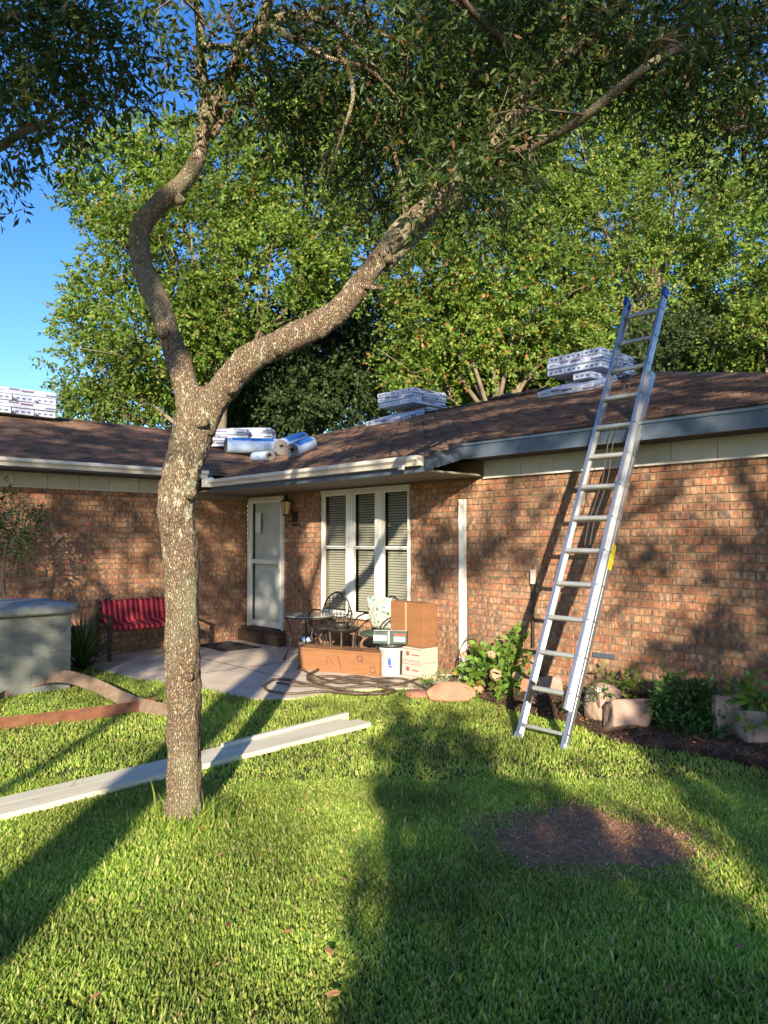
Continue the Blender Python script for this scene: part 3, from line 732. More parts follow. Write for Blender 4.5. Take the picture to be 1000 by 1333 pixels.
# ---- window group: three double-hung units
def window(x0, x1):
    z0, z1 = .60, 2.25; zm_ = 1.50
    fr = MB(); t = .02
    fr.box((x0, -.015, z0), (x0+t, .06, z1)); fr.box((x1-t, -.015, z0), (x1, .06, z1))
    fr.box((x0+t, -.015, z1-t), (x1-t, .06, z1)); fr.box((x0+t, -.015, z0), (x1-t, .06, z0+t))
    w = fr.build('window', mt['vinyl'], house, bevel=.004)
    up = MB(); s = .018
    a, b = x0+t, x1-t
    for (c0, c1, yy) in ((zm_-.02, z1-t, .022), (z0+t, zm_+.02, .0)):
        up.box((a, yy, c0), (a+s, yy+.02, c1)); up.box((b-s, yy, c0), (b, yy+.02, c1)); up.box((a+s, yy, c0), (b-s, yy+.02, c0+s)); up.box((a+s, yy, c1-s), (b-s, yy+.02, c1))
    up.build('sash', mt['vinyl'], w)
    MB().add([(a+s, .034, zm_), (b-s, .034, zm_), (b-s, .034, z1-t-s), (a+s, .034, z1-t-s)], [(0, 1, 2, 3)]).build('pane', mt['glass'], w)
    MB().add([(a+s, .012, z0+t+s), (b-s, .012, z0+t+s), (b-s, .012, zm_), (a+s, .012, zm_)], [(0, 1, 2, 3)]).build('pane', mt['glass'], w)
    bl_ = MB(); z = z0+.05
    while z < z1-.06:
        bl_.add([(a+.01, .088, z), (b-.01, .088, z), (b-.01, .108, z+.025), (a+.01, .108, z+.025)], [(0, 1, 2, 3)]); z += .034
    for q in (.2, .8): bl_.box((a+(b-a)*q-.003, .085, z0+.03), (a+(b-a)*q+.003, .087, z1-.05))
    bl_.build('blind', mt['blind'], w)
for a, b in ((1.97, 2.53), (2.62, 3.12), (3.21, 3.73)): window(a, b)
for a, b in ((2.53, 2.62), (3.12, 3.21)): hb('window_mullion', (a, -.03, .60), (b, .07, 2.25), mt['vinyl'], .004)
hb('window_sill', (1.93, -.05, .555), (3.77, .06, .598), mt['white'], .006)
hb('window_head', (1.95, -.02, 2.251), (3.75, .06, 2.29), mt['vinyl'])
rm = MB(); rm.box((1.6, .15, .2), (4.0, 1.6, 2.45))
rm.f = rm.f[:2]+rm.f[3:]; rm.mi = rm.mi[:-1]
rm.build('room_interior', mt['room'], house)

# ---- storm door
door = MB(); z0, z1, x0, x1 = .26, 2.22, .10, 1.0
fr = .048
door.box((x0, -.02, z0), (x0+fr, .02, z1)); door.box((x1-fr, -.02, z0), (x1, .02, z1)); door.box((x0+fr, -.02, z1-fr), (x1-fr, .02, z1))
door.box((x0+fr, -.02, z0), (x1-fr, .02, z0+.09)); door.box((x0+fr, -.022, 1.23), (x1-fr, .022, 1.30))
dr = door.build('door', mt['vinyl'], house, bevel=.005)
MB().add([(x0+fr, .0, z0+.09), (x1-fr, .0, z0+.09), (x1-fr, .0, 1.23), (x0+fr, .0, 1.23)], [(0, 1, 2, 3)]).build('pane', mt['glass'], dr)
MB().add([(x0+fr, .0, 1.30), (x1-fr, .0, 1.30), (x1-fr, .0, z1-fr), (x0+fr, .0, z1-fr)], [(0, 1, 2, 3)]).build('pane', mt['glass'], dr)
pn = MB().box((x0+.03, .07, z0), (x1-.03, .11, z1-.02))
for (a, b, c, d_) in ((.22, .50, .42, 1.1), (.60, .88, .42, 1.1), (.22, .50, 1.35, 2.0), (.60, .88, 1.35, 2.0)):
    pn.box((a, .062, c), (b, .07, d_))
pn.build('inner_door', mt['doorpaint'], dr, bevel=.004)
MB().box((.93, -.055, 1.16), (.96, -.022, 1.33)).build('handle', mt['steel'], dr, bevel=.006)
MB().add([(.25, -.004, 1.72), (.40, -.004, 1.72), (.40, -.004, 2.03), (.25, -.004, 2.03)], [(0, 1, 2, 3)]).build('notice', mt['paper'], dr)
jb = MB(); jb.box((.06, -.03, .24), (.098, .06, 2.25)); jb.box((1.002, -.03, .24), (1.04, .06, 2.25)); jb.box((.098, -.03, 2.222), (1.002, .06, 2.27))
jb.build('door_frame', mt['white'], house, bevel=.004)
hb('threshold', (.02, -.12, .20), (1.08, .12, .239), mt['wood'], .005)
hb('door_step', (.0, -.16, .021), (1.12, .0, .199), mt['wood'], .006)

# ---- lantern, plaque, vent, pipe
ln = MB(); c = wp(373, 660, .14)
ln.box((c[0]-.02, -.02, c[2]-.22), (c[0]+.10, .0, c[2]-.06)); ln.tube([(c[0]+.03, -.01, c[2]-.14), (c[0], -.08, c[2]-.22), (c[0], -.14, c[2]-.20), (c[0], -.14, c[2]-.13)], .009, 6)
ln.lathe([(.0, .20), (.02, .17), (.03, .13), (.085, .09), (.09, .075), (.02, .075)], 6, (c[0], -.14, c[2])); ln.lathe([(.0, -.14), (.05, -.13), (.055, -.11), (.0, -.11)], 6, (c[0], -.14, c[2]))
for k in range(6):
    a = 2*PI*k/6; ln.tube([(c[0]+.052*math.cos(a), -.14+.052*math.sin(a), c[2]-.12), (c[0]+.082*math.cos(a), -.14+.082*math.sin(a), c[2]+.08)], .005, 4)
lo = ln.build('wall_lantern', mt['black'], house)
MB().lathe([(.046, -.11), (.074, .075)], 6, (c[0], -.14, c[2])).build('lantern_glass', mt['amber'], lo)
p = wp(386, 683); hb('number_plaque', (p[0]-.10, -.014, p[2]-.02), (p[0]+.12, -.002, p[2]+.02), mt['plaque'])
a, b = wp(773, 850), wp(801, 858)
vt = MB(); vt.box((a[0], -.014, b[2]), (b[0], -.004, a[2]+.01))
for i in range(8): q = a[0]+(b[0]-a[0])*(i+.5)/8; vt.box((q-.004, -.018, b[2]+.01), (q+.004, -.014, a[2]))
vt.build('crawl_vent', mt['vent'], house)
a, b = wp(694, 745, .03), wp(694, 842, .03)
pp = MB(); pp.tube([(a[0], -.03, a[2]), (b[0], -.03, b[2])], .016, 8); pp.build('conduit_pipe', mt['black'], house)
hb('conduit_cap', (a[0]-.02, -.05, a[2]-.12), (a[0]+.02, -.01, a[2]+.03), mt['frieze'])

# ================================================================== LADDER
def ladder():
    t = empty('extension_ladder', (6.80, -1.58, 0), 'aluminium extension ladder leaning on the roof edge over the right brick wall', 'ladder')
    foot = np.array([6.80, -1.58, 0]); d = np.array([.03, 1.17, 2.64]); Lg = np.linalg.norm(d)*1.475; ax = d/np.linalg.norm(d)
    sx = np.array([1., 0, 0]); sx = unit(sx-ax*(sx@ax)); out = np.cross(ax, sx)      # towards viewer side
    if out[1] > 0: out = -out
    mtx = Matrix(((sx[0], out[0], ax[0], 0), (sx[1], out[1], ax[1], 0), (sx[2], out[2], ax[2], 0), (0, 0, 0, 1)))
    t.matrix_world = Matrix.Translation(V(foot)) @ mtx
    def rail(x, y, z0, z1, w=.026, dp=.07, nm='rail', side=1):
        g = MB(); e = .004                              # C-channel: web plus two flanges and a mid rib
        if side > 0: g.box((x, y-dp/2, z0), (x+e, y+dp/2, z1)); xa, xb = x-w, x
        else: g.box((x-e, y-dp/2, z0), (x, y+dp/2, z1)); xa, xb = x, x+w
        g.box((xa, y-dp/2, z0), (xb, y-dp/2+e, z1)); g.box((xa, y+dp/2-e, z0), (xb, y+dp/2, z1))
        g.box((x+.0002 if side > 0 else x-e-.003, y-.008, z0), (x+e+.003 if side > 0 else x-.0002, y+.008, z1))
        return g.build(nm, mt['alu'], t)
    W2 = .225
    # base section (nearest the wall) and fly section in front of it
    for s in (-1, 1):
        r = rail(s*W2, -.018, 0.0, Lg*.80, side=s)
        r['label'] = 'rail of the base section'
        r = rail(s*(W2-.031), .026, .30, Lg, side=s); r['label'] = 'rail of the upper fly section'
        cp = MB().box((s*(W2-.030)-.018, .0, Lg-.05), (s*(W2-.030)+.018, .08, Lg+.035)); cp.build('end_cap', mt['bluecap'], t, bevel=.006)
        ft = MB(); ft.box((s*W2-.02, -.08, -.012), (s*W2+.02, .012, .05)); ft.build('foot', mt['rung'], t, bevel=.004)
    z = .12; k = 0
    while z < Lg-.1:
        if z < Lg*.8:
            g = MB(); g.tube([(-W2+.003, -.02, z), (W2-.003, -.02, z)], .015, 10); g.build('rung', mt['rung'], t, smooth=False)
        if z > .3:
            g = MB(); g.tube([(-W2+.03, .024, z-.004), (W2-.03, .024, z-.004)], .021, 12); g.build('rung', mt['rung'], t)
        rv = MB()
        for s in (-1, 1):
            for yy in (-.038, .0, .012, .044):
                if (yy > .01 and z < .3) or (yy < .01 and z > Lg*.8): continue
                xx = s*(W2+.004) if yy < .01 else s*(W2-.026)
                rv.tube([(xx-.004, yy, z), (xx+.004, yy, z)], .007, 6)
        rv.build('rivets', mt['black'], t)['kind'] = 'stuff'
        z += .305; k += 1
    for s in (-1, 1):
        g = MB(); g.box((s*(W2-.055)-.01, .02, .30), (s*(W2-.055)+.01, .07, .47)); g.box((s*(W2-.055)-.006, -.05, .36), (s*(W2-.055)+.006, .02, .40))
        g.build('rung_lock', mt['black'], t, bevel=.003)
    for x in (-.03, .02):
        g = MB(); pts = [(x+.012*math.sin(i*.7), .0+.01*math.cos(i*.9), Lg*.80-i*.1) for i in range(18)]; g.tube(pts, .005, 5); g.build('rope', mt['rope'], t)
    MB().box((W2+.0045, -.062, 1.50), (W2+.008, -.008, 1.72)).build('warning_label', mt['yellow'], t)
    MB().box((-.05, .03, Lg*.8-.1), (.05, .05, Lg*.8-.02)).build('pulley', mt['black'], t, bevel=.01)
    return t
ladder()

# white trim leaning on the wall
a = wp(604, 650, .02); td = empty('white_trim_board', (a[0], -.06, .05), 'tall narrow white trim board standing upright against the brick wall', 'trim board')
g = MB(); g.box((-.045, .015, -.05), (.045, .03, a[2]-.05)); g.box((-.045, -.005, -.05), (-.038, .015, a[2]-.05)); g.box((.038, -.005, -.05), (.045, .015, a[2]-.05)); g.build('channel', mt['vinyl'], td)

# ================================================================== PATIO THINGS
g = MB().box((-.42, -.3, 0), (.42, .3, .014)); o = g.build('door_mat', mt['mat'], bevel=.004); o.location = (.58, -.68, .022)
tag(o, 'dark rectangular door mat in front of the storm door', 'door mat')

# bench with striped throw
bx0, by0, by1 = .55, -2.52, -1.30
bn = empty('garden_bench', (bx0, (by0+by1)/2, .02), 'dark wooden garden bench against the left wing wall under a red striped cushion', 'bench')
hl = (by1-by0)/2
for k in range(4): MB().box((-.18+.10*k, -hl, .39), (-.10+.10*k, hl, .415)).build('seat_slat', mt['wood'], bn)
for k in range(4):
    o = MB().box((-.27, -hl, .46+.08*k), (-.25, hl, .515+.08*k)).build('back_slat', mt['wood'], bn)
for s in (-1, 1):
    for x in (-.24, .18):
        MB().box((x-.022, s*hl-.022, 0), (x+.022, s*hl+.022, (.56 if x > 0 else .78))).build('leg', mt['wood'], bn, bevel=.004)
    MB().box((-.24, s*hl-.03, .562), (.22, s*hl+.03, .59)).build('armrest', mt['wood'], bn, bevel=.006)
cu = empty('striped_cushion', (bx0, (by0+by1)/2, .435), 'red bench cushion with thin dark and pale stripes draped over the bench', 'cushion')
g = MB(); prof = [(-.235, .335), (-.20, .355), (-.165, .32), (-.14, .20), (-.10, .08), (.0, .055), (.16, .05), (.215, .03), (.225, -.02), (.19, -.018), (.0, .0), (-.13, .01), (-.20, .1), (-.235, .22)]
ny = 28; vs = []
for i in range(ny+1):
    y = -hl+.04+(2*hl-.10)*i/ny; w = .012*math.sin(i*1.9)+.008*math.sin(i*.8)
    vs += [(a+w*.7, y, b+w) for a, b in prof]
n = len(prof); g.add(vs, [(i*n+k, i*n+(k+1) % n, (i+1)*n+(k+1) % n, (i+1)*n+k) for i in range(ny) for k in range(n)]+[tuple(range(n))[::-1], tuple(ny*n+k for k in range(n))])
o = g.build('cloth', mt['redstripe'], cu, smooth=True)

# block pedestal with rounded cap
px0, py1 = 2.10, -3.50
bp_ = empty('block_pedestal', (px0-.45, py1-.8, 0), 'grey concrete block pedestal with a rounded cast cap at the left lawn edge', 'pedestal')
for r_ in range(4):
    zc = .205*r_; off = .2 if r_ % 2 else 0
    y = .8
    while y > -.8:
        y2 = max(-.8, y-(.4 if not (off and y > .79) else .2))
        MB().box((.36, y2+.004, zc+.004), (.45, y-.004, zc+.201)).build('block', mt['block'], bp_, bevel=.004); 
        y = y2
    x = .36
    for s in (-1, 1):
        x = -.45
        while x < .35:
            x2 = min(x+.4, .357); MB().box((x+.003, s*.8-.09 if s > 0 else s*.8, zc+.004), (x2-.003, s*.8 if s > 0 else s*.8+.09, zc+.2)).build('block', mt['block'], bp_, bevel=.008); x = x2
MB().box((-.44, -.79, 0), (.446, .79, .83)).build('core_fill', mt['block'], bp_)
g = MB(); pts = []
for cx, cy, a0 in ((.36, .70, 0), (-.36, .70, 90), (-.36, -.70, 180), (.36, -.70, 270)):
    for k in range(7): a = math.radians(a0+15*k); pts.append((cx+.19*math.cos(a), cy+.19*math.sin(a)))
n = len(pts); lay = []
for (s, z) in ((.93, .815), (.99, .83), (1, .85), (1, .885), (.985, .905), (.9, .925), (.6, .945), (.2, .95)):
    lay.append([(x*s, y*s, z) for x, y in pts])
g.add([p for l in lay for p in l], [(i*n+k, i*n+(k+1) % n, (i+1)*n+(k+1) % n, (i+1)*n+k) for i in range(len(lay)-1) for k in range(n)]+[tuple(range(n))[::-1], tuple((len(lay)-1)*n+k for k in range(n))])
g.build('cap', mt['cap'], bp_, smooth=True)

# warped brown strips
def ribbon(name, pts, w, t, mat, label, tilt=0., wdir=None):
    q = spline(pts, 6); g = MB(); vs = []
    for i, p in enumerate(q):
        d = q[min(i+1, len(q)-1)]-q[max(i-1, 0)]; s = unit(np.array([F2[0], F2[1], .25]))
        tl = tilt*(.5+.5*math.sin(i/len(q)*2.6)); s2 = unit(s+ZA*tl)
        nn = unit(np.cross(s2, unit(d)));  nn = nn if nn[2] > 0 else -nn
        for a, b in ((-w/2, 0), (w/2, 0), (w/2, t), (-w/2, t)): vs.append(p+s2*a+nn*b)
    n = 4; m = len(q)
    g.add(vs, [(i*n+k, i*n+(k+1) % n, (i+1)*n+(k+1) % n, (i+1)*n+k) for i in range(m-1) for k in range(n)]+[(3, 2, 1, 0), tuple((m-1)*n+k for k in range(n))])
    o = g.build(name, mat); return tag(o, label, 'siding board', 'old siding boards on the lawn')
ribbon('siding_board', [gp(-60, 945, .03), gp(0, 907, .03), gp(45, 888, .11), gp(82, 881, .17), gp(125, 893, .13), gp(170, 914, .06), gp(215, 926, .04), gp(240, 928, .04)], .16, .012, mt['strip'],
       'warped brown siding strip arching up beside the block pedestal', .5)
ribbon('siding_board', [gp(-90, 952, .03), gp(0, 943, .03), gp(80, 934, .04), gp(150, 925, .05), gp(200, 915, .04)], .20, .012, mt['strip2'],
       'flat rusty brown siding strip lying under the arched one', .1)

# long white boards
def longboard(a, b, w, h, label, z=0., name='trim_board'):
    a = np.array(a, float); b = np.array(b, float); Ln = np.linalg.norm(b-a); d = (b-a)/Ln
    o = empty(name, ((a+b)/2)+ZA*z, label, 'board', 'pale boards lying on the lawn', rz=math.atan2(d[1], d[0]))
    g = MB(); g.box((-Ln/2, -w/2, h-.012), (Ln/2, w/2, h)); g.box((-Ln/2, -w/2, 0), (Ln/2, -w/2+.012, h-.012)); g.box((-Ln/2, w/2-.012, 0), (Ln/2, w/2, h-.012))
    q = g.build('channel', mt['bluewhite'], o); return o
longboard(gp(-120, 1096), gp(474, 946), .17, .035, 'nearest of the long pale boards lying across the lawn behind the trunk', .015)
longboard(gp(-120, 1082), gp(449, 944), .13, .036, 'farther pale board lying alongside the near one on the lawn', .01)
longboard(gp(290, 980), gp(452, 937), .04, .056, 'short thin pale strip along the back edge of the lawn boards', .01)

# long cardboard box
c0 = gp(388, 871, .02); c1 = gp(494, 881, .02); d = c1-c0; Lb = np.linalg.norm(d[:2])
lb = empty('long_carton', (c0+c1)/2, 'long brown cardboard box lying on the patio in front of the chairs', 'box', rz=math.atan2(d[1], d[0]))
MB().box((-Lb/2, 0, 0), (Lb/2, .30, .27)).build('carton_body', mt['card'], lb, bevel=.004)
fl = MB(); fl.add([(-Lb/2, -.003, .271), (Lb/2, -.003, .271), (Lb/2, .145, .279), (-Lb/2, .145, .284)], [(0, 1, 2, 3)]); fl.add([(-Lb/2, .155, .284), (Lb/2, .155, .279), (Lb/2, .303, .271), (-Lb/2, .303, .271)], [(0, 1, 2, 3)])
fl.build('flap', mt['card'], lb)
g = MB()
def ring(g, x, z, s, y=-.003, t=.008):
    g.box((x-s, y, z-s), (x+s, y+.002, z-s+t)); g.box((x-s, y, z+s-t), (x+s, y+.002, z+s)); g.box((x-s, y, z-s+t), (x-s+t, y+.002, z+s-t)); g.box((x+s-t, y, z-s+t), (x+s, y+.002, z+s-t))
ring(g, Lb*.27, .19, .036); ring(g, Lb*.42, .07, .036)
g.tube([(-.05, -.002, .08), (-.13, -.002, .19), (-.16, -.002, .08)], .004, 4); g.tube([(.0, -.002, .20), (.05, -.002, .05)], .006, 4)
g.tube([(Lb*.22, -.002, .19), (Lb*.27, -.002, .215), (Lb*.31, -.002, .19), (Lb*.27, -.002, .16)], .003, 4)
g.build('print', mt['cardark'], lb)
MB().box((.05, .02, .283), (.30, .08, .29)).build('hand_slot', mt['cardark'], lb)
MB().box((-Lb/2-.002, .125, .16), (-Lb/2-.0005, .175, .285)).build('tape', mt['tape'], lb)
MB().box((-Lb/2, -.0035, .245), (Lb/2, -.0005, .249)).build('flap_crease', mt['cardark'], lb)

# white cartons and tall box
cx0 = wp(524, 860, .42)[0]; cx1 = cx0+.32
cols = [('lower white carton with red marks under the tall brown box', .02), ('upper white carton with red marks under the tall brown box', .195)]
for lab, z in cols:
    o = empty('white_carton', ((cx0+cx1)/2, -.26, z), lab, 'box', 'white cartons stacked by the bucket')
    MB().box((-.16, -.17, 0), (.16, .10, .172)).build('carton_body', mt['whitecard'], o, bevel=.005)
    g = MB(); g.tube([(-.06, -.172, .10), (-.06, -.1735, .10)], .028, 12); g.box((-.15, -.172, .152), (.15, -.1705, .158)); g.box((-.15, -.172, .02), (.15, -.1705, .026))
    g.box((.01, -.172, .085), (.12, -.1705, .098)); g.build('print', mt['redprint'], o)
tb0, tb1 = wp(511, 800, .36)[0], wp(565, 800, .36)[0]
tb1 -= .13
tb = empty('tall_carton', ((tb0+tb1)/2, -.25, .372), 'tall plain brown cardboard box standing on the white cartons', 'box')
hw = (tb1-tb0)/2; MB().box((-hw, -.14, 0), (hw, .06, .50)).build('carton_body', mt['card'], tb, bevel=.004)
MB().box((-.03, -.1415, 0), (.0, -.1402, .50)).build('tape', mt['tape'], tb)
MB().box((-hw, -.142, .50), (hw, .0, .506)).build('flap', mt['card'], tb)

# bucket with things on top
bc = gp(510, 879, .02); bk = empty('bucket', bc+F2*.0, 'white plastic bucket with a blue mark standing beside the white cartons', 'bucket')
MB().lathe([(0, 0), (.125, 0), (.13, .01), (.142, .30), (.150, .305), (.150, .325), (.144, .33), (.142, .345)], 32).build('body', mt['bucket'], bk, smooth=True)
MB().lathe([(.150, .335), (.153, .35), (.150, .375), (.0, .378)], 32).build('lid', mt['black'], bk)
aw = math.atan2(-RT[0]*0-F2[1], -F2[0]); g = MB()
for (a0, a1, zz0, zz1) in ((-.35, -.05, .14, .20), (-.30, -.10, .20, .22), (-.28, .0, .11, .135)):
    vs = []
    for k in range(7):
        a = aw+a0+(a1-a0)*k/6
        for z in (zz0, zz1): r_ = .131+.012*z/.3+.0015; vs.append((r_*math.cos(a), r_*math.sin(a), z))
    g.add(vs, [(2*k, 2*k+2, 2*k+3, 2*k+1) for k in range(6)])
g.build('label', mt['blueprint'], bk)
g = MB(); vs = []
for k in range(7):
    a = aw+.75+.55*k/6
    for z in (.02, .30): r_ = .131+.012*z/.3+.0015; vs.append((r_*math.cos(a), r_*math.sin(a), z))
g.add(vs, [(2*k, 2*k+2, 2*k+3, 2*k+1) for k in range(6)]); g.build('dark_strip', mt['black'], bk)  # black strip curved up one side of the bucket
nb = empty('nail_carton', bc+ZA*.379, 'dark green and white strapped carton lying on top of the bucket', 'box', rz=math.atan2(RT[1], RT[0])-.2)
MB().box((-.20, -.12, 0), (.20, .12, .14)).build('carton_body', mt['green'], nb, bevel=.006)
g = MB(); g.box((-.19, -.1225, .035), (-.04, -.1205, .10)); g.box((.05, -.1225, .03), (.18, -.1205, .085)); g.build('paper_label', mt['paper'], nb)
g = MB(); g.box((-.02, -.124, -.001), (-.005, .124, .1425)); g.box((-.205, -.02, .1), (.205, -.005, .1425)); g.build('strap', mt['vinyl'], nb)
g = MB(); g.box((.06, -.1228, .10), (.19, -.1208, .12)); g.build('red_stripe', mt['redprint'], nb)

# metal table with glass top, pot below
tc_ = wp(402, 815, .55); tz = .60
tb_ = empty('patio_table', (tc_[0], -.55, .02), 'small round glass topped patio table left of the chairs', 'table')
MB().lathe([(0, tz-.012), (.33, tz-.012), (.335, tz-.004), (.33, tz), (0, tz)], 36).build('table_top', mt['glassdark'], tb_)
MB().lathe([(.31, tz-.035), (.325, tz-.035), (.325, tz-.013), (.31, tz-.013), (.31, tz-.035)], 36).build('rim', mt['black'], tb_)
for k in range(4):
    a = PI/4+k*PI/2; c_, s_ = math.cos(a), math.sin(a)
    MB().tube([(.30*c_, .30*s_, tz-.03), (.22*c_, .22*s_, tz*.6), (.24*c_, .24*s_, .2), (.33*c_, .33*s_, 0)], .012, 8).build('leg', mt['black'], tb_)
pc = pf(401, 832, (tc_-CAM)@F2-.1)
pt_ = empty('metal_pot', (pc[0], pc[1], .02), 'small shiny metal pot under the glass table', 'pot')
MB().lathe([(0, .16), (.10, .17), (.13, .24), (.125, .33), (.10, .36), (.095, .35), (.0, .34)], 24).build('pot_body', mt['steel'], pt_, smooth=True)
g = MB(); 
for k in range(3): a = k*2.1; g.tube([(.10*math.cos(a), .10*math.sin(a), .18), (.13*math.cos(a), .13*math.sin(a), 0)], .008, 6)
g.build('stand', mt['black'], pt_)

def iron_chair(loc, rz, label, seatmat):
    t = empty('iron_chair', loc, label, 'chair', 'iron patio chairs under the window', rz=rz)
    MB().lathe([(0, .42), (.20, .42), (.215, .43), (.215, .455), (.19, .47), (0, .475)], 24).build('seat', seatmat, t, smooth=True)
    for s in (-1, 1):
        MB().tube([(s*.19, -.18, .43), (s*.21, -.20, .2), (s*.23, -.23, 0)], .010, 8).build('leg', mt['black'], t)
        MB().tube([(s*.17, .18, .43), (s*.19, .21, .2), (s*.21, .26, 0)], .010, 8).build('leg', mt['black'], t)
        MB().tube(spline([(s*.20, -.17, .43), (s*.25, -.16, .58), (s*.26, .0, .66), (s*.22, .20, .64)], 5), .010, 8).build('armrest', mt['black'], t)
    g = MB(); pts = [(.20*math.cos(a)*1.05, .22+.03*math.sin(a), .52+.36*math.sin(a)) for a in np.linspace(0, PI, 15)]
    g.tube([(.21, .18, .43)]+pts+[(-.21, .18, .43)], .011, 8)
    for k in range(-3, 4):
        x = k*.052; h = .52+.36*math.sqrt(max(0, 1-(x/.21)**2)); g.tube([(x, .19, .45), (x*1.05, .245, h-.02)], .005, 5)
    for k in range(5):
        z = .52+.07*k; w = .20*math.sqrt(max(0, 1-((z-.52)/.36)**2)); g.tube([(-w, .22+.004*k, z), (w, .22+.004*k, z)], .004, 5)
    g.build('back_frame', mt['black'], t)
    return t
ca = wp(436, 800, .30); iron_chair((ca[0]+.02, -.38, .02), .55, 'dark round backed iron chair in front of the left window', mt['black'])
cb_ = wp(500, 800, .30); ch = iron_chair((cb_[0]-.05, -.36, .02), .0, 'iron chair with green seat holding the floral cushion', mt['cloth_green'])
fc = empty('floral_cushion', (cb_[0]-.06, -.24, .50), 'pale floral cushion standing on the chair under the right window', 'cushion', rot=(.25, 0, .15))
g = MB(); vs = []; m = 12
for side in (-1, 1):
    for i in range(m+1):
        for j in range(m+1):
            u, v_ = i/m*2-1, j/m*2-1; k = (1-abs(u)**3)*(1-abs(v_)**3)
            vs.append((u*.21*(1-.06*v_*v_), side*.06*k**.5, .21+v_*.21*(1-.06*u*u)))
q = (m+1)**2; fs = []
for s_ in (0, 1):
    for i in range(m):
        for j in range(m):
            a = s_*q+i*(m+1)+j; f = (a, a+1, a+m+2, a+m+1); fs.append(f if s_ else f[::-1])
g.add(vs, fs); g.build('cushion_body', mt['floral'], fc, smooth=True)
# small stool table with bowl
st = wp(449, 815, .62); so_ = empty('wire_stool', (st[0], -.66, .02), 'low dark wire stool holding a black bowl, behind the long box', 'stool')
MB().lathe([(0, .46), (.16, .455), (.215, .50), (.22, .51), (.205, .505), (.155, .468), (0, .47)], 28).build('seat', mt['black'], so_, smooth=True)
for k in range(6):
    a = k*PI/3+.3; MB().tube([(.17*math.cos(a), .17*math.sin(a), .47), (.15*math.cos(a), .15*math.sin(a), .25), (.20*math.cos(a), .20*math.sin(a), 0)], .009, 6).build('leg', mt['hose'], so_)
bo = empty('black_bowl', (st[0]-.02, -.66, .49), 'small black bowl sitting on the wire stool', 'bowl')
MB().lathe([(0, 0), (.05, 0), (.085, .04), (.10, .09), (.092, .10), (.08, .05), (0, .02)], 24).build('bowl_body', mt['black'], bo, smooth=True)

# hose / cord tangle
hs_ = [[(343, 893), (360, 884), (395, 889), (430, 896), (470, 893), (520, 890), (545, 884), (560, 890), (575, 899), (600, 893), (612, 900)],
       [(343, 893), (350, 899), (380, 903), (420, 900), (470, 903), (505, 896), (480, 885), (440, 888), (410, 880), (395, 872), (388, 870), (400, 864), (415, 870), (400, 880), (425, 887), (460, 880), (500, 887), (530, 893)],
       [(360, 889), (400, 893), (440, 886), (480, 891), (515, 899), (490, 903), (440, 897), (400, 884), (430, 880), (470, 884), (520, 883), (548, 893), (560, 900)]]
for i, h in enumerate(hs_):
    pts = [gp(x, y, .032+.012*((j+i) % 3)) for j, (x, y) in enumerate(h)]
    pts = [p if p[1] < -.55 else np.array([p[0], p[1], p[2]]) for p in pts]
    q = spline(pts, 8); g = MB(); g.tube(q, .0135, 7); o = g.build('hose', mt['hose'], smooth=True)
    tag(o, ['brown hose loop running along the patio edge toward the stones', 'brown hose coiling back in front of the long box', 'brown hose lying in loops between the other two hoses'][i], 'hose', 'hoses tangled on the patio')

# ================================================================== PLANTS, STONES IN THE BED
def stone(loc, size, mat, label, rot=(0, 0, 0), seed=0, flat=False, name='edging_stone', nseg=10):
    r = np.random.default_rng(seed); n = 9; g = MB(); size = np.array(size); vs = []; fs = []; idx = {}
    def vid(i, j, k):
        if (i, j, k) not in idx: idx[(i, j, k)] = len(vs); vs.append(np.array([i, j, k])/n*2-1)
        return idx[(i, j, k)]
    for a in range(n):
        for b in range(n):
            for s_ in (0, n):
                for ax in range(3):
                    q = [(a, b), (a+1, b), (a+1, b+1), (a, b+1)]; q = q if (s_ > 0) else q[::-1]
                    f_ = []
                    for (u, w) in q:
                        c = [0, 0, 0]; c[ax] = s_; c[(ax+1) % 3] = u; c[(ax+2) % 3] = w; f_.append(vid(*c))
                    fs.append(tuple(f_))
    v = np.array(vs); L_ = np.linalg.norm(v, axis=1, keepdims=True)
    if flat:
        rr_ = np.maximum(np.abs(v[:, 0:1]), np.abs(v[:, 2:3])); e = np.sqrt(v[:, 0:1]**2+v[:, 2:3]**2)+1e-9
        k = rr_/e; v = np.concatenate([v[:, 0:1]*(.25+.75*k), v[:, 1:2], v[:, 2:3]*(.25+.75*k)], 1)
        v[:, 1] *= 1-.25*np.clip(rr_[:, 0], 0, 1)**4
    else: v = v*(.90+.10/ (.35+.65*L_))
    v = v+(np.stack([vnoise(v*1.1+seed*7, seed+q) for q in range(3)], 1)-.5)*.34+(np.stack([vnoise(v*4.5+seed*3, seed+q) for q in range(3)], 1)-.5)*.14
    g.add(v*size/2, fs); o = g.build(name, mat, smooth=True); o.location = V(loc); o.rotation_euler = rot
    md = o.modifiers.new('s', 'SUBSURF'); md.levels = md.render_levels = 1
    return tag(o, label, 'stone', 'stones edging the flower bed')
fwa = math.atan2(RT[1], RT[0])
def sp(px, py, z): return gp(px, py, z)
stone(sp(587, 903, .075), (.46, .12, .20), mt['redstone'], 'flat oval red stone standing at the patio corner end of the bed', (-.5, 0, fwa+.05), 3, True)
stone(sp(545, 903, .04), (.26, .2, .07), mt['redstone'], 'small flat red stone left of the oval red stone', (0, 0, .4), 4, True)
stone(sp(612, 898, .05), (.30, .10, .14), mt['redstone'], 'low red stone tucked behind the oval red stone', (-.3, 0, fwa-.5), 5, True)
stone(sp(815, 932, .14), (.34, .26, .22), mt['stone'], 'squared pinkish stone block tilted up in the middle of the bed', (-.45, .05, fwa+.15), 6)
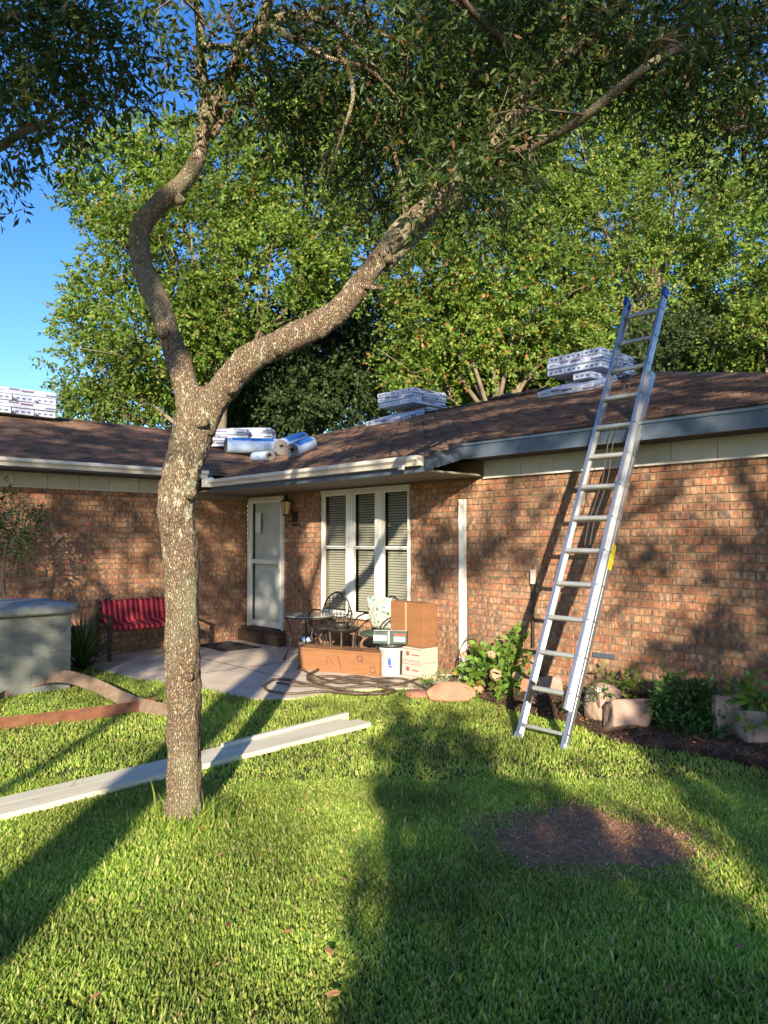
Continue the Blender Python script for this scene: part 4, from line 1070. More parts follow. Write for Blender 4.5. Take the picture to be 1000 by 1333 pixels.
stone(sp(786, 915, .19), (.30, .24, .34), mt['stone'], 'rounded hollow pinkish stone holding small white flowers', (-.25, .1, fwa+.3), 7, True)
stone(sp(946, 934, .22), (.20, .09, .34), mt['stone'], 'thin upright pink stone slab right of the dark shrub', (-.1, 0, fwa+.1), 8)
stone(sp(988, 950, .16), (.28, .22, .26), mt['stone'], 'rough pinkish stone at the right edge behind the leafy plant', (-.2, .1, fwa), 9)
stone(sp(716, 895, .14), (.22, .12, .22), mt['stone'], 'dark reddish stone block seen through the ladder foot', (-.1, 0, fwa), 10)
stone(sp(690, 893, .12), (.16, .14, .2), mt['redstone'], 'narrow red stone left of the ladder behind the broad shrub', (0, 0, .3), 12)

def leafy(name, c, rad, n, leaf, wid, mat, label, cat, group=None, stems=10, nl=9, spread=.7, seed=1, droop=.2, ln_=.16, bz=0.0):
    r = np.random.default_rng(seed); c = np.array(c, float); rad = np.array(rad, float)
    o = empty(name, (c[0], c[1], bz), label, cat, group)
    u = unit(r.normal(0, 1, (n, 3))); u[:, 2] = np.abs(u[:, 2])*1.0-.15*r.random(n)
    p = u*rad*(.35+.65*r.random((n, 1))**.5)*(1+.35*(vnoise(u*2.5+seed, seed)[:, None]-.5)*2)
    d = unit(u+np.array([0, 0, .35])+r.normal(0, .35, (n, 3)))
    loc = c-np.array([c[0], c[1], bz])
    sprigs('foliage', p+loc, d, mat, o, nl=nl, length=ln_, leaf=leaf, wid=wid, spread=spread, droop=droop, r=r)
    g = MB()
    for k in range(stems):
        t = p[k]*.8+loc; g.tube(spline([(t[0]*.15, t[1]*.15, -.02), (t[0]*.5, t[1]*.5, t[2]*.6), t], 3), .005, 5)
    g.build('stem', mt['twig'], o); return o
def bz(px, py):
    p = gp(px, py, .06); return p
c = wp(638, 872, .40); leafy('broad_leaf_shrub', (c[0]+.0, -.40, .10), (.27, .22, .40), 100, .085, .62, mt['leaf_shrub'], 'light green broad leaved shrub with dried flower heads left of the ladder', 'shrub', seed=3, nl=7, bz=.05)
c = wp(668, 835, .20); leafy('broad_leaf_shrub', (c[0]-.0, -.22, .30), (.14, .12, .28), 30, .08, .6, mt['leaf_shrub'], 'taller light green shrub sprig against the wall just left of the ladder', 'shrub', seed=4, nl=7, bz=.1)
for k, (px, py) in enumerate(((645, 878), (603, 852), (640, 852), (672, 880))):
    q = wp(px, py, .62 if k != 1 else .4); g = MB(); r = random.Random(k)
    o = empty('dried_flower_head', q, ['round dried hydrangea head on the front of the light shrub', 'pale flower head beside the white trim foot', 'small tan flower head high in the light shrub', 'tan flower head low on the right of the light shrub'][k], 'flower', 'dried flower heads on the light shrub')
    s = .055 if k == 0 else .035
    for i in range(60):
        d = unit(np.array([r.gauss(0, 1) for _ in range(3)])); a = unit(np.cross(d, [.3, .2, 1])); b = np.cross(d, a); p = d*s
        w = .014; g.add([p-a*w-b*w, p+a*w-b*w+d*.004, p+a*w+b*w, p-a*w+b*w+d*.004], [(0, 1, 2, 3)])
    g.build('petals', mt['petal'], o)
c = wp(898, 930, .55); leafy('dark_shrub', (c[0]+.0, -.50, .10), (.30, .24, .36), 300, .05, .5, mt['leaf_azalea'], 'dense dark green small leaved shrub at the centre right of the bed', 'shrub', seed=5, nl=10, ln_=.12, bz=.05)
c = wp(806, 892, .25); leafy('bed_seedling', (c[0], -.22, .20), (.09, .08, .18), 22, .075, .35, mt['leaf_shrub'], 'small bright green plant behind the pinkish stones', 'plant', seed=6, nl=6, bz=.12, stems=4)
c = wp(986, 920, .40); leafy('bed_plant', (c[0]+.03, -.42, .20), (.17, .15, .26), 60, .085, .5, mt['leaf_shrub'], 'leafy green plant at the right edge of the bed', 'plant', seed=7, nl=6, bz=.08)
c = gp(781, 903, .30); leafy('white_flower_plant', (c[0], c[1], .27), (.08, .07, .09), 26, .03, .5, mt['leaf_azalea'], 'small plant with white flowers growing on the hollow stone', 'plant', seed=8, nl=6, ln_=.06, bz=.2, stems=3)
g = MB(); r = random.Random(3)
pl = empty('white_flower', gp(779, 898, .36), 'tiny cluster of white flowers on the hollow stone plant', 'flower')
for i in range(14):
    d = unit(np.array([r.gauss(0, 1) for _ in range(3)])); a = unit(np.cross(d, [.3, .2, 1])); b = np.cross(d, a); p = d*.022
    g.add([p-a*.006-b*.006, p+a*.006-b*.006, p+a*.006+b*.006, p-a*.006+b*.006], [(0, 1, 2, 3)])
g.build('petals', mt['petalw'], pl)
c = gp(763, 925, .1); leafy('low_ground_plant', (c[0]-.03, c[1], .05), (.13, .10, .14), 40, .05, .45, mt['leaf_dark'], 'low dark plant beside the ladder foot', 'plant', seed=9, nl=6, ln_=.1, bz=.02, stems=4)
for k, (px, py, s) in enumerate(((575, 884, .10), (558, 893, .07), (608, 905, .07), (655, 907, .10), (850, 905, .12))):
    c = gp(px, py, .05); leafy('weed', (c[0], c[1], .02), (s, s, s*1.3), 18, .05, .25, mt['leaf_shrub'], ['tuft of weeds at the carton end of the bed', 'smaller weed tuft beside the red stones', 'weed sprig right of the oval red stone', 'weed tuft in front of the broad leaved shrub', 'weed growing between stone block and dark shrub'][k], 'weed', 'weeds in the flower bed', seed=30+k, nl=6, ln_=.08, bz=.02, stems=3)
# flower pot with maroon plant + shepherd hook
c = gp(609, 890, .06)
po = empty('plant_pot', (c[0], c[1], .04), 'black nursery pot with a drooping dark red plant at the bed corner', 'plant pot')
MB().lathe([(0, 0), (.05, 0), (.065, .11), (.072, .115), (.068, .125), (.0, .11)], 20).build('pot_body', mt['black'], po)
r = np.random.default_rng(12); n = 40; u = unit(r.normal(0, 1, (n, 3))); sprigs('foliage', u*.06+np.array([-.05, 0, .16]), u+np.array([0, 0, -.3]), mt['maroon'], po, nl=5, length=.08, leaf=.035, wid=.5, r=r, droop=.6)
c = gp(576, 882, .03); o = empty('seed_packet', (c[0], c[1]+.05, .04), 'pale printed card lying at the foot of the wall by the cartons', 'card', rot=(1.0, 0, fwa)); MB().box((-.10, -.004, -.03), (.10, .0, .05)).build('card_sheet', mt['paper'], o)
g = MB(); g.box((-.08, -.0052, -.02), (.0, -.0042, .02)); g.build('print', mt['green'], o)
b0 = wp(597, 868, .20); hk = empty('shepherd_hook', (b0[0], -.2, .05), 'thin bent metal garden hook in front of the white trim', 'garden hook')
pts = [wp(x, y, .2)-np.array([b0[0], -.2, .05]) for x, y in ((590, 884), (597, 855), (600, 843), (607, 832), (616, 826), (622, 828), (624, 831))]
MB().tube(spline(pts, 4), .006, 6).build('rod', mt['hose'], hk)
c = gp(882, 968, .0); o = empty('terracotta_shard', (c[0], c[1], .03), 'small orange terracotta shard in front of the dark shrub', 'pottery shard', rz=.6)
g = MB(); g.add([(-.03, 0, -.03), (.03, 0, -.035), (.035, .01, .02), (.0, .02, .04), (-.03, .012, .015), (-.03, .02, -.03), (.03, .02, -.035), (.035, .03, .02), (.0, .04, .04), (-.03, .032, .015)], [(0, 1, 2, 3, 4), (9, 8, 7, 6, 5), (0, 5, 6, 1), (1, 6, 7, 2), (2, 7, 8, 3), (3, 8, 9, 4), (4, 9, 5, 0)]); g.build('shard', mt['terracotta'], o)

# strap-leaved plant beside the bench
c = gp(118, 872, .0); ag = empty('strap_leaf_plant', (c[0], c[1]-.1, 0), 'dark green strap leaved plant between the pedestal and the bench', 'plant')
r = random.Random(4); g = MB()
for k in range(90):
    a = r.uniform(0, 2*PI); L_ = r.uniform(.6, 1.05); e = r.uniform(.45, 1.35); w = r.uniform(.014, .026)
    pts = []
    for i in range(7):
        t = i/6; pts.append((math.cos(a)*L_*t*math.cos(e)*(1+.3*t), math.sin(a)*L_*t*math.cos(e)*(1+.3*t), L_*(math.sin(e)*t-.55*t*t*math.cos(e))+.02))
    s = np.array([-math.sin(a), math.cos(a), 0]); vs = []
    for i, p in enumerate(pts): ww = w*(1-(i/6)**2)+.001; vs += [np.array(p)-s*ww, np.array(p)+s*ww]
    g.add(vs, [(2*i, 2*i+2, 2*i+3, 2*i+1) for i in range(6)])
o = g.build('blades', mt['leaf_agave'], ag)

# small tree at far left by the wing wall
b = lp(6, 790, .9); stt = empty('small_tree', (b[0], b[1], 0), 'small thin stemmed tree at the left edge before the wing wall', 'tree')
def rel(p, o): return np.array(p)-np.array([o.location.x, o.location.y, o.location.z])
g = MB(); tp = [rel(lp(x, y, .9), stt) for x, y in ((8, 870), (6, 790), (4, 740), (10, 700), (5, 675), (25, 655))]
tp[0][2] = 0; g.tube(spline(tp, 5), np.linspace(.022, .01, 26), 7)
g.tube(spline([rel(lp(6, 690, .9), stt), rel(lp(20, 662, .9), stt), rel(lp(45, 660, .9), stt), rel(lp(58, 672, .9), stt)], 4), .006, 5)
g.build('trunk', mt['barkbg'], stt, smooth=True)
r = np.random.default_rng(15); P = []
for (x, y, s, n) in ((10, 680, .28, 60), (35, 690, .16, 30), (22, 712, .16, 26), (48, 668, .12, 18), (-20, 670, .35, 60), (-10, 650, .25, 40)):
    c = rel(lp(x, y, .9), stt); P.append(c+r.normal(0, s*.5, (n, 3)))
P = np.vstack(P); sprigs('crown', P, r.normal(0, 1, P.shape)+np.array([0, 0, -.4]), mt['leaf_dark'], stt, nl=8, length=.14, leaf=.05, wid=.45, r=r, droop=.7)

# leaf litter: small dry leaves and bits along the bed edge and thinly over the lawn
rl = np.random.default_rng(77); n = 520
x = np.where(rl.random(n) < .5, rl.uniform(4.6, 9.2, n), 0); e = x > 0; y = np.where(e, bed_edge(x)+rl.normal(-.03, .14, n), 0)
Fd = np.sqrt(rl.uniform(4, 60, n)); X = rl.uniform(-.56, .56, n)*Fd
x = np.where(e, x, CAM[0]+RT[0]*X+F2[0]*Fd); y = np.where(e, np.minimum(y, -.05), CAM[1]+RT[1]*X+F2[1]*Fd)
k = (y < -.04) & (x > .1) & ((x > 2.3) | (y > -3.3)) & ((x-6.43)**2+(y+4.41)**2 > .03); x, y = x[k], y[k]; n = len(x)
a = rl.uniform(0, 2*PI, n); l = rl.uniform(.008, .021, n); w = l*rl.uniform(.25, .5, n); tz = rl.uniform(-.5, .5, (n, 2))
dx = np.stack([np.cos(a), np.sin(a), tz[:, 0]], 1)*l[:, None]; dy = np.stack([-np.sin(a), np.cos(a), tz[:, 1]], 1)*w[:, None]
c = np.stack([x, y, np.where(y > bed_edge(x), bed_z(x, y)+.022, rl.uniform(.028, .042, n))], 1)
v = np.stack([c-dx, c-dy*1+ZA*.003, c+dx, c+dy-ZA*.002], 1).reshape(-1, 3); k = np.arange(n)*4
tag(npmesh('leaf_litter', v, np.stack([k, k+1, k+2, k+3], 1), M('dry_leaf_bits', (.33, .17, .08), (.22, .12, .06), scale=30, rough=.85, island=.5)), kind='stuff')
# fallen leaves on the lawn
for k, (px, py) in enumerate(((428, 1238), (433, 1294), (297, 1204), (180, 1182), (124, 1298), (882, 966), (963, 1232), (870, 1288))):
    c = gp(px, py, .045); g = MB(); w, l = .012, .03
    g.add([(-l, 0, 0), (-l*.3, -w, .006), (l*.5, -w*.8, .004), (l, 0, .008), (l*.5, w*.8, .006), (-l*.3, w, .0)], [(0, 1, 2, 3, 4, 5)]); o = g.build('fallen_leaf', mt['dryleaf'])
    o.location = V(c); o.rotation_euler = (.4, .2, k*1.3)
    tag(o, ['orange brown fallen leaf in the sunlit grass nearest the shade edge', 'pale tan fallen leaf at the bottom edge of the sunlit grass', 'small orange leaf in the middle of the sunlit grass', 'faint brown leaf below the tree base', 'tan leaf at lower left by the dark shadow band', 'orange leaf lying before the dark shrub', 'brown leaf in the shaded grass at the right', 'brown leaf in the shaded grass near the bottom right'][k], 'leaf', 'fallen leaves on the lawn')

# ================================================================== ROOF BUNDLES AND ROLLS
def bundle_proto():
    t = empty('shingle_bundle', (0, 0, 0))
    g = MB(); g.box((-.49, -.163, 0), (.49, .163, .098)); g.build('wrapped_bundle', mt['wrap'], t, bevel=.014, seg=2)
    g = MB(); r = random.Random(9)
    for s in (-1, 1):
        x = -.44
        while x < .42:
            w = r.uniform(.02, .26); z = r.choice((.018, .045, .06)); h = r.choice((.008, .014, .03))
            if r.random() < .62: g.box((x, s*.1640-.0006, z), (x+w, s*.1640+.0006, z+h))
            x += w+r.uniform(.01, .05)
    for s in (-1, 1):
        for y in (-.12, -.03, .06): g.box((s*.4908-.0006, y, .03), (s*.4908+.0006, y+.05, .06))
    g.build('print', mt['darkprint'], t)['kind'] = 'stuff'
    g = MB()
    for s in (-1, 1): g.box((-.20, s*.1640-.0008, .076), (.20, s*.1640+.0008, .080))
    g.build('coloured_stripe', mt['redprint'], t)['kind'] = 'stuff'
    return t
BPROTO = [bundle_proto()]; used = [False]
def bundle(loc, rz, label, tilt=(0, 0), group='wrapped shingle bundles stacked on the roof'):
    if not used[0]: o = BPROTO[0]; used[0] = True
    else: o = copy_tree(BPROTO[0])
    o.location = V(loc); o.rotation_euler = (tilt[0], tilt[1], rz)
    return tag(o, label, 'shingle bundle', group)
TL = math.atan(.324)
def stack(cx, cy, zb, layers, where, low=2, lowz=0, lowdir='m', first=0):
    r = random.Random(int(cx*10)); names = ['top', 'second', 'third', 'fourth', 'fifth']; pos = ['nearest', 'middle', 'farthest']
    for l in range(layers):
        nm = names[layers-1-l]; al = (l+first) % 2
        for k in range(3):
            off = (k-1)*.334; j = r.uniform(-.02, .02)
            if al: x, y, rz = cx+j, cy+off, 0
            else: x, y, rz = cx-off, cy+j, PI/2
            bundle((x, y, zb+l*.103), rz+r.uniform(-.02, .02), f'{pos[k]} shingle bundle in the {nm} layer {where}')
# middle stack on the ridge
pm = hit(536, 527, 1, 3.72)                      # near lower corner of its layers
stack(pm[0]-.5, 3.72+.5, 4.30, 3, 'of the stack straddling the ridge')
q = rp(525, 546); 
for k in range(2): bundle((pm[0]-.34+.0*k, 3.42+.36*k, zm(3.42+.36*k)+.01), 0, ['lower', 'upper'][k]+' sloping shingle bundle propping up the stack straddling the ridge', tilt=(TL, 0))
bundle((pm[0]-.55, 4.40, 4.19), .0, 'level shingle bundle on the ridge line under the mid roof stack')
# right stack beside ladder top
pr2 = hit(784, 478, 1, 3.55)
stack(pr2[0]-.52, 3.55+.5, 4.24, 3, 'of the stack by the ladder top')
for k in range(2): bundle((pr2[0]-.34, 3.22+.36*k, zm(3.22+.36*k)+.01), 0.0, ['lower', 'upper'][k]+' sloping shingle bundle under the stack left of the ladder top', tilt=(TL, 0))
bundle((pr2[0]-.55, 4.28, 4.165), 0, 'level shingle bundle at the ridge under the stack left of the ladder top')
bundle((pr2[0]-.2, 3.80, 4.04), PI/2, 'crosswise shingle bundle under the stack left of the ladder top', tilt=(0, 0))
# left wing stack at frame edge
pl_ = hit(60, 545, 0, -2.62)
stack(-2.62, pl_[1]-.5, 3.575, 4, 'of the stack on the wing ridge', first=1)
stack(-2.62, pl_[1]-1.56, 3.575, 4, 'of the stack cut by the left edge', first=1)
# stack behind the rolls, lying on the slope
ps = rp(300, 590)
for l in range(3):
    for k in range(2):
        q = rp(292+34*k, 588-4*k)+np.array([-.25, .1, 0]); zz = max(zm(q[1]), zw(q[0]))
        bundle((q[0], q[1], zz+.02+l*.10), .78+(.05 if l % 2 else -.04), f'{["left", "right"][k]} shingle bundle, {["lowest", "middle", "topmost"][l]} of the pile behind the blue rolls', tilt=(-.02*l, 0))
# rolls
def roll(p0, p1, r_, label, band=True):
    p0 = np.array(p0, float); p1 = np.array(p1, float); L_ = np.linalg.norm(p1-p0); d = (p1-p0)/L_
    o = empty('underlayment_roll', (p0+p1)/2, label, 'roll', 'blue wrapped rolls on the roof'); o.rotation_euler = V(d).to_track_quat('X', 'Z').to_euler()
    MB().lathe([(r_*.98, -L_/2), (r_*1.0, -L_/2+.02), (r_*1.0, L_/2-.02), (r_*.98, L_/2)], 24).build('wrap', mt['rollwrap'], o, smooth=True).rotation_euler = (0, PI/2, 0)
    for s in (-1, 1):
        e = MB().lathe([(r_*.98, 0), (r_*.9, s*.006), (r_*.5, 0.0), (.04, -s*.01), (.035, -s*.08), (0, -s*.08)], 24).build('roll_end', mt['core'], o); e.rotation_euler = (0, PI/2, 0); e.location = (s*L_/2, 0, 0)
    if band:
        g = MB(); vs = []
        for i in range(9):
            a = -1.0+2.0*i/8; vs += [(-L_*.40, -math.sin(a)*r_*1.012, math.cos(a)*r_*1.012), (L_*.42, -math.sin(a)*r_*1.012, math.cos(a)*r_*1.012)]
        g.add(vs, [(2*i, 2*i+1, 2*i+3, 2*i+2) for i in range(8)]); b_ = g.build('blue_band', mt['rollblue'], o); b_.rotation_euler = (0, 0, 0)
def on(px, py, h): 
    q = rp(px, py); return np.array([q[0], q[1], max(zm(q[1]), zw(q[0]))+h])
roll(on(294, 591, .15), on(360, 592, .15), .135, 'long blue roll lying level in front of the bundle pile')
roll(on(366, 594, .15), on(394, 583, .15), .14, 'blue roll pointing away toward the ridge, right of the long roll')
roll(on(380, 598, .13), on(404, 588, .13), .115, 'rightmost pale roll half behind the blue one')
roll(on(332, 601, .08), on(352, 600, .08), .085, 'short white roll end lying lowest on the roof', False)

# ================================================================== FRONT OAK
TB = np.array([6.426, -4.413, 0.])
ok = empty('oak_tree', TB, 'forked oak with lichen spotted bark standing on the lawn in front of the house', 'tree')
def O(px, py, F, r): p = pf(px, py, F)-TB; return [p[0], p[1], p[2], r]
tm = MB()
F0 = (TB-CAM)@F2
trunk = [O(240, 1085, F0, .150), O(240, 1066, F0, .116), O(240, 1050, F0, .104), O(239, 1020, F0, .096), O(239, 940, F0, .095), O(238, 860, F0, .095), O(237, 780, F0, .094), O(234, 720, F0, .096), O(230, 660, F0, .106), O(238, 610, F0, .108), O(252, 565, F0, .117), O(258, 530, F0, .105), O(262, 505, F0, .06)]
limb(tm, trunk, 24, .115, 56)
left = [O(256, 560, F0, .09), O(246, 520, F0, .076), O(230, 460, F0+.05, .070), O(207, 400, F0+.1, .065), O(186, 345, F0+.15, .064), O(183, 300, F0+.2, .063), O(205, 268, F0+.2, .057), O(238, 238, F0+.2, .051), O(258, 205, F0+.2, .046), O(265, 170, F0+.2, .044), O(283, 130, F0+.2, .046), O(300, 100, F0+.2, .042), O(318, 60, F0+.1, .036), O(335, 35, F0, .03), O(352, -10, F0-.1, .028), O(340, -80, F0-.2, .024), O(360, -200, F0-.4, .016)]
limb(tm, left, 14, .13, 36)
right = [O(262, 562, F0, .08), O(284, 515, F0-.02, .080), O(318, 474, F0-.05, .080), O(345, 455, F0-.05, .075), O(385, 437, F0-.05, .079), O(428, 414, F0, .073), O(452, 392, F0, .066), O(465, 375, F0+.05, .068), O(495, 335, F0+.1, .062), O(530, 292, F0+.1, .058), O(570, 262, F0+.15, .054), O(610, 225, F0+.2, .047), O(650, 175, F0+.2, .043), O(690, 115, F0+.2, .042), O(730, 78, F0+.2, .036), O(775, 45, F0+.1, .036), O(830, -20, F0, .028), O(900, -120, F0-.2, .015)]
limb(tm, right, 14, .13, 36)
br = [[O(500, 345, F0+.1, .05), O(545, 300, F0+.3, .048), O(600, 240, F0+.5, .042), O(625, 205, F0+.5, .03), O(680, 195, F0+.3, .026), O(745, 163, F0+.0, .028), O(800, 120, F0-.2, .026), O(860, 75, F0-.2, .022), O(940, 40, F0+.2, .016), O(1040, 10, F0, .012)],
      [O(265, 165, F0+.2, .03), O(268, 130, F0+.2, .036), O(262, 90, F0+.1, .034), O(262, 50, F0, .03), O(255, 0, F0-.1, .02), O(240, -80, F0-.3, .012)],
      [O(335, 40, F0, .03), O(355, 28, F0, .03), O(390, 20, F0, .027), O(430, 30, F0, .022), O(455, 50, F0, .014), O(500, 100, F0, .008)],
      [O(350, 30, F0, .026), O(372, 45, F0-.05, .024), O(405, 65, F0-.1, .018), O(440, 80, F0-.1, .014), O(480, 90, F0-.1, .011), O(520, 130, F0, .006)],
      [O(400, 18, F0, .016), O(440, 10, F0, .014), O(480, 35, F0, .011), O(520, 55, F0, .008)],
      [O(262, 60, F0, .02), O(300, 62, F0, .017), O(325, 70, F0, .014), O(350, 100, F0, .008)],
      [O(275, 178, F0+.2, .022), O(300, 145, F0+.25, .016), O(322, 130, F0+.3, .012), O(340, 160, F0+.3, .006)],
      [O(480, 185, F0+.6, .012), O(455, 165, F0+.4, .012), O(425, 200, F0+.3, .008), O(415, 240, F0+.3, .004)],
      [O(690, 115, F0+.2, .03), O(660, 60, F0, .026), O(610, 10, F0-.3, .02), O(560, -60, F0-.6, .012)],
      [O(880, 65, F0+.2, .014), O(900, 120, F0+.3, .010), O(950, 170, F0+.3, .006)],
      [O(530, 292, F0+.1, .02), O(522, 230, F0+.2, .012), O(505, 160, F0+.4, .010), O(520, 80, F0+.5, .008), O(560, 0, F0+.4, .006)],
      [O(405, 300, F0+.4, .004), O(420, 250, F0+.2, .006), O(440, 190, F0, .008), O(460, 120, F0-.1, .012), O(440, 60, F0-.1, .014)]]
for b in br: limb(tm, b, 6, .06, 12)
# knots, burrs and short snags
rk_ = np.random.default_rng(44)
for (x, y, F, s_) in ((222, 690, F0-.09, .030), (250, 640, F0-.10, .026), (232, 790, F0-.09, .022), (246, 880, F0-.09, .020), (300, 500, F0-.10, .030), (360, 452, F0-.11, .026), (214, 430, F0-.03, .024), (178, 335, F0+.08, .024), (232, 262, F0+.13, .026), (420, 430, F0-.05, .028), (505, 335, F0+.04, .022), (262, 545, F0-.10, .030)):
    c_ = np.array(O(x, y, F, 0)[:3]); d_ = unit(np.array([*(-F2[:2]), .1])+rk_.normal(0, .5, 3)); limb(tm, [[*(c_-d_*s_*1.2), s_*1.5], [*c_, s_*1.15], [*(c_+d_*s_*.5), s_*.6], [*(c_+d_*s_*.7), s_*.15]], 3, .12, 12)
for (x, y, F, dx_, dz_, l_) in ((196, 300, F0+.2, -.5, .5, .10), (215, 262, F0+.2, -.3, .8, .09), (470, 372, F0, .8, -.1, .14), (395, 432, F0, .1, .9, .12), (560, 270, F0+.1, .2, .9, .16)):
    c_ = np.array(O(x, y, F, 0)[:3]); d_ = unit(RT*dx_+ZA*dz_); limb(tm, [[*c_, .02], [*(c_+d_*l_*.6), .013], [*(c_+d_*l_), .008]], 4, .1, 8)
tm.build('trunk', mt['bark'], ok, smooth=True)
FR = [(600, 235, 3.8, .17, 34), (640, 195, 3.8, .18, 40), (570, 215, 4.0, .16, 26), (665, 150, 3.8, .14, 16), (900, 60, 3.8, .22, 40), (700, 215, 4.2, .10, 8),  # px,py,F,r(m), count
 (350, 90, 4.4, .30, 40), (400, 120, 4.6, .34, 90), (440, 170, 4.8, .34, 70), (370, 190, 4.9, .22, 26), (480, 110, 4.5, .36, 80), (540, 60, 4.2, .40, 110), (540, 160, 4.9, .42, 120),
 (600, 110, 4.6, .42, 130), (650, 40, 4.3, .42, 120), (600, 30, 4.9, .45, 90), (590, 210, 5.1, .36, 90), (640, 160, 4.9, .36, 90), (560, 260, 5.2, .28, 50), (520, 220, 5.2, .30, 60), (480, 250, 5.4, .22, 26), (430, 250, 5.3, .2, 18),
 (700, 60, 4.5, .40, 110), (760, 20, 4.3, .42, 120), (730, 110, 5.4, .26, 26), (820, 40, 4.5, .38, 100), (790, 70, 5.2, .28, 30), (880, 40, 4.4, .38, 100), (870, 110, 4.9, .26, 40), (940, 60, 4.4, .36, 90), (930, 130, 4.9, .28, 50), (990, 110, 4.6, .34, 80), (970, 180, 4.9, .26, 40), (995, 30, 4.2, .4, 90), (1060, 60, 4.4, .5, 120), (1070, 180, 4.6, .4, 80),
 (300, 40, 4.3, .22, 16), (390, 60, 4.3, .22, 16), (440, 60, 4.3, .30, 36), (480, 20, 4.1, .32, 34), (330, 10, 4.0, .3, 34), (240, 10, 4.0, .22, 16), (260, 100, 4.4, .16, 12), (500, 290, 5.4, .16, 12), (640, 240, 5.3, .24, 30), (335, 150, 4.6, .2, 24), (655, 300, 5.5, .16, 10)]
r = np.random.default_rng(21); P = []; D = []
for (x, y, F, s, n) in FR:
    n = int(n*(.82 if x > 400 else 1)); c = pf(x, y, F)-TB; u = unit(r.normal(0, 1, (n, 3))); P.append(c+u*s*(r.random((n, 1))**.5)*np.array([1.25, 1.25, .8])); D.append(u+r.normal(0, .5, (n, 3))+np.array([0, 0, -.25]))
# crown above and around the frame
for k in range(130):
    X = r.uniform(-.9, 3.8); Fd = r.uniform(3.2, 7.5); z = r.uniform(5.0, 7.0)
    if 970*(z-1.6)/Fd < 700: z = 1.6+Fd*.76
    c = cw(X, Fd, z)-TB; n = 26; u = unit(r.normal(0, 1, (n, 3))); P.append(c+u*.5*(r.random((n, 1))**.5)); D.append(u+r.normal(0, .5, (n, 3)))
sprigs('crown', np.vstack(P), np.vstack(D), mt['leaf_front'], ok, nl=15, length=.26, leaf=.058, wid=.33, spread=.75, droop=.35, r=r)
# fine twigs carrying the crown
g = MB(); rr = random.Random(8)
lim_pts = np.array([p[:3] for b in br+[left[8:], right[7:]] for p in spline(b, 3)])
for (x, y, F, s, n) in FR:
    c = pf(x, y, F)-TB; dd = np.linalg.norm(lim_pts-c, axis=1); a = lim_pts[np.argmin(dd)]
    m_ = (a+c)/2+np.array([rr.uniform(-.1, .1), rr.uniform(-.1, .1), rr.uniform(0, .12)])
    g.tube(spline([a, m_, c], 4), np.linspace(.010, .004, 9), 5)
    for _ in range(5):
        e = c+np.array([rr.gauss(0, 1), rr.gauss(0, 1), rr.gauss(0, .7)])*s*.7; g.tube(spline([m_, (c+e)/2+np.array([0, 0, .04]), e], 3), np.linspace(.005, .002, 7), 4)
g.build('twigs', mt['twig'], ok)

# ================================================================== TREES ADDED BEHIND THE VIEWER FOR SHADE, ONE BOUGH HANGS INTO TOP LEFT
def shade_tree(X, F, rt, lean, label, boughs, seed, h=6.5):
    b = cw(X, F, 0); o = empty('shade_tree', b, label, 'tree'); g = MB(); r = random.Random(seed)
    limb(g, [[0, 0, -.05, rt*1.25], [0, 0, .4, rt*1.02], [lean*.3, 0, 1.8, rt*.95], [lean*.7, .05, 3.6, rt*.85], [lean, .1, 5.2, rt*.7], [lean*1.1, .1, h, rt*.4]], 6, .06, 20)
    for q in boughs:
        e = np.array(q)-b; s = np.array([lean*.8, .1, min(5.0, 3.5+r.random()*1.5)]); m_ = (s+e)/2+np.array([0, 0, .5])
        L4 = [[*s, rt*.35], [*m_, rt*.22], [*e, rt*.06]]; limb(g, L4, 6, .0, 8)
    g.build('trunk', mt['barkbg'], o, smooth=True); return o, b
st1, b1 = shade_tree(-1.74, -4.2, .22, .1, 'big oak added behind the viewer for shade, whose bough hangs into the top left corner', [cw(-2.2, 1.0, 5.4), cw(-3.5, -4, 8.4), cw(.4, -5, 8.6), cw(-1.5, -5.5, 9.2), cw(-4.5, -5.0, 7.0)], 1, 9)
st2, b2 = shade_tree(3.1, -5.6, .16, -.1, 'second tree added behind the viewer to shade the right of the house', [cw(1.6, -5, 8.2), cw(4.6, -5.5, 7.5), cw(3.2, -6, 9), cw(2.6, -4.6, 6.5)], 2, 8.5)
st3, b3 = shade_tree(-2.62, -6.8, .07, .0, 'slender tree added behind the viewer to cast a thin shadow at far left', [cw(-3.5, -7, 5.6), cw(-5, -6.6, 5)], 3, 5.4)
r = np.random.default_rng(33)
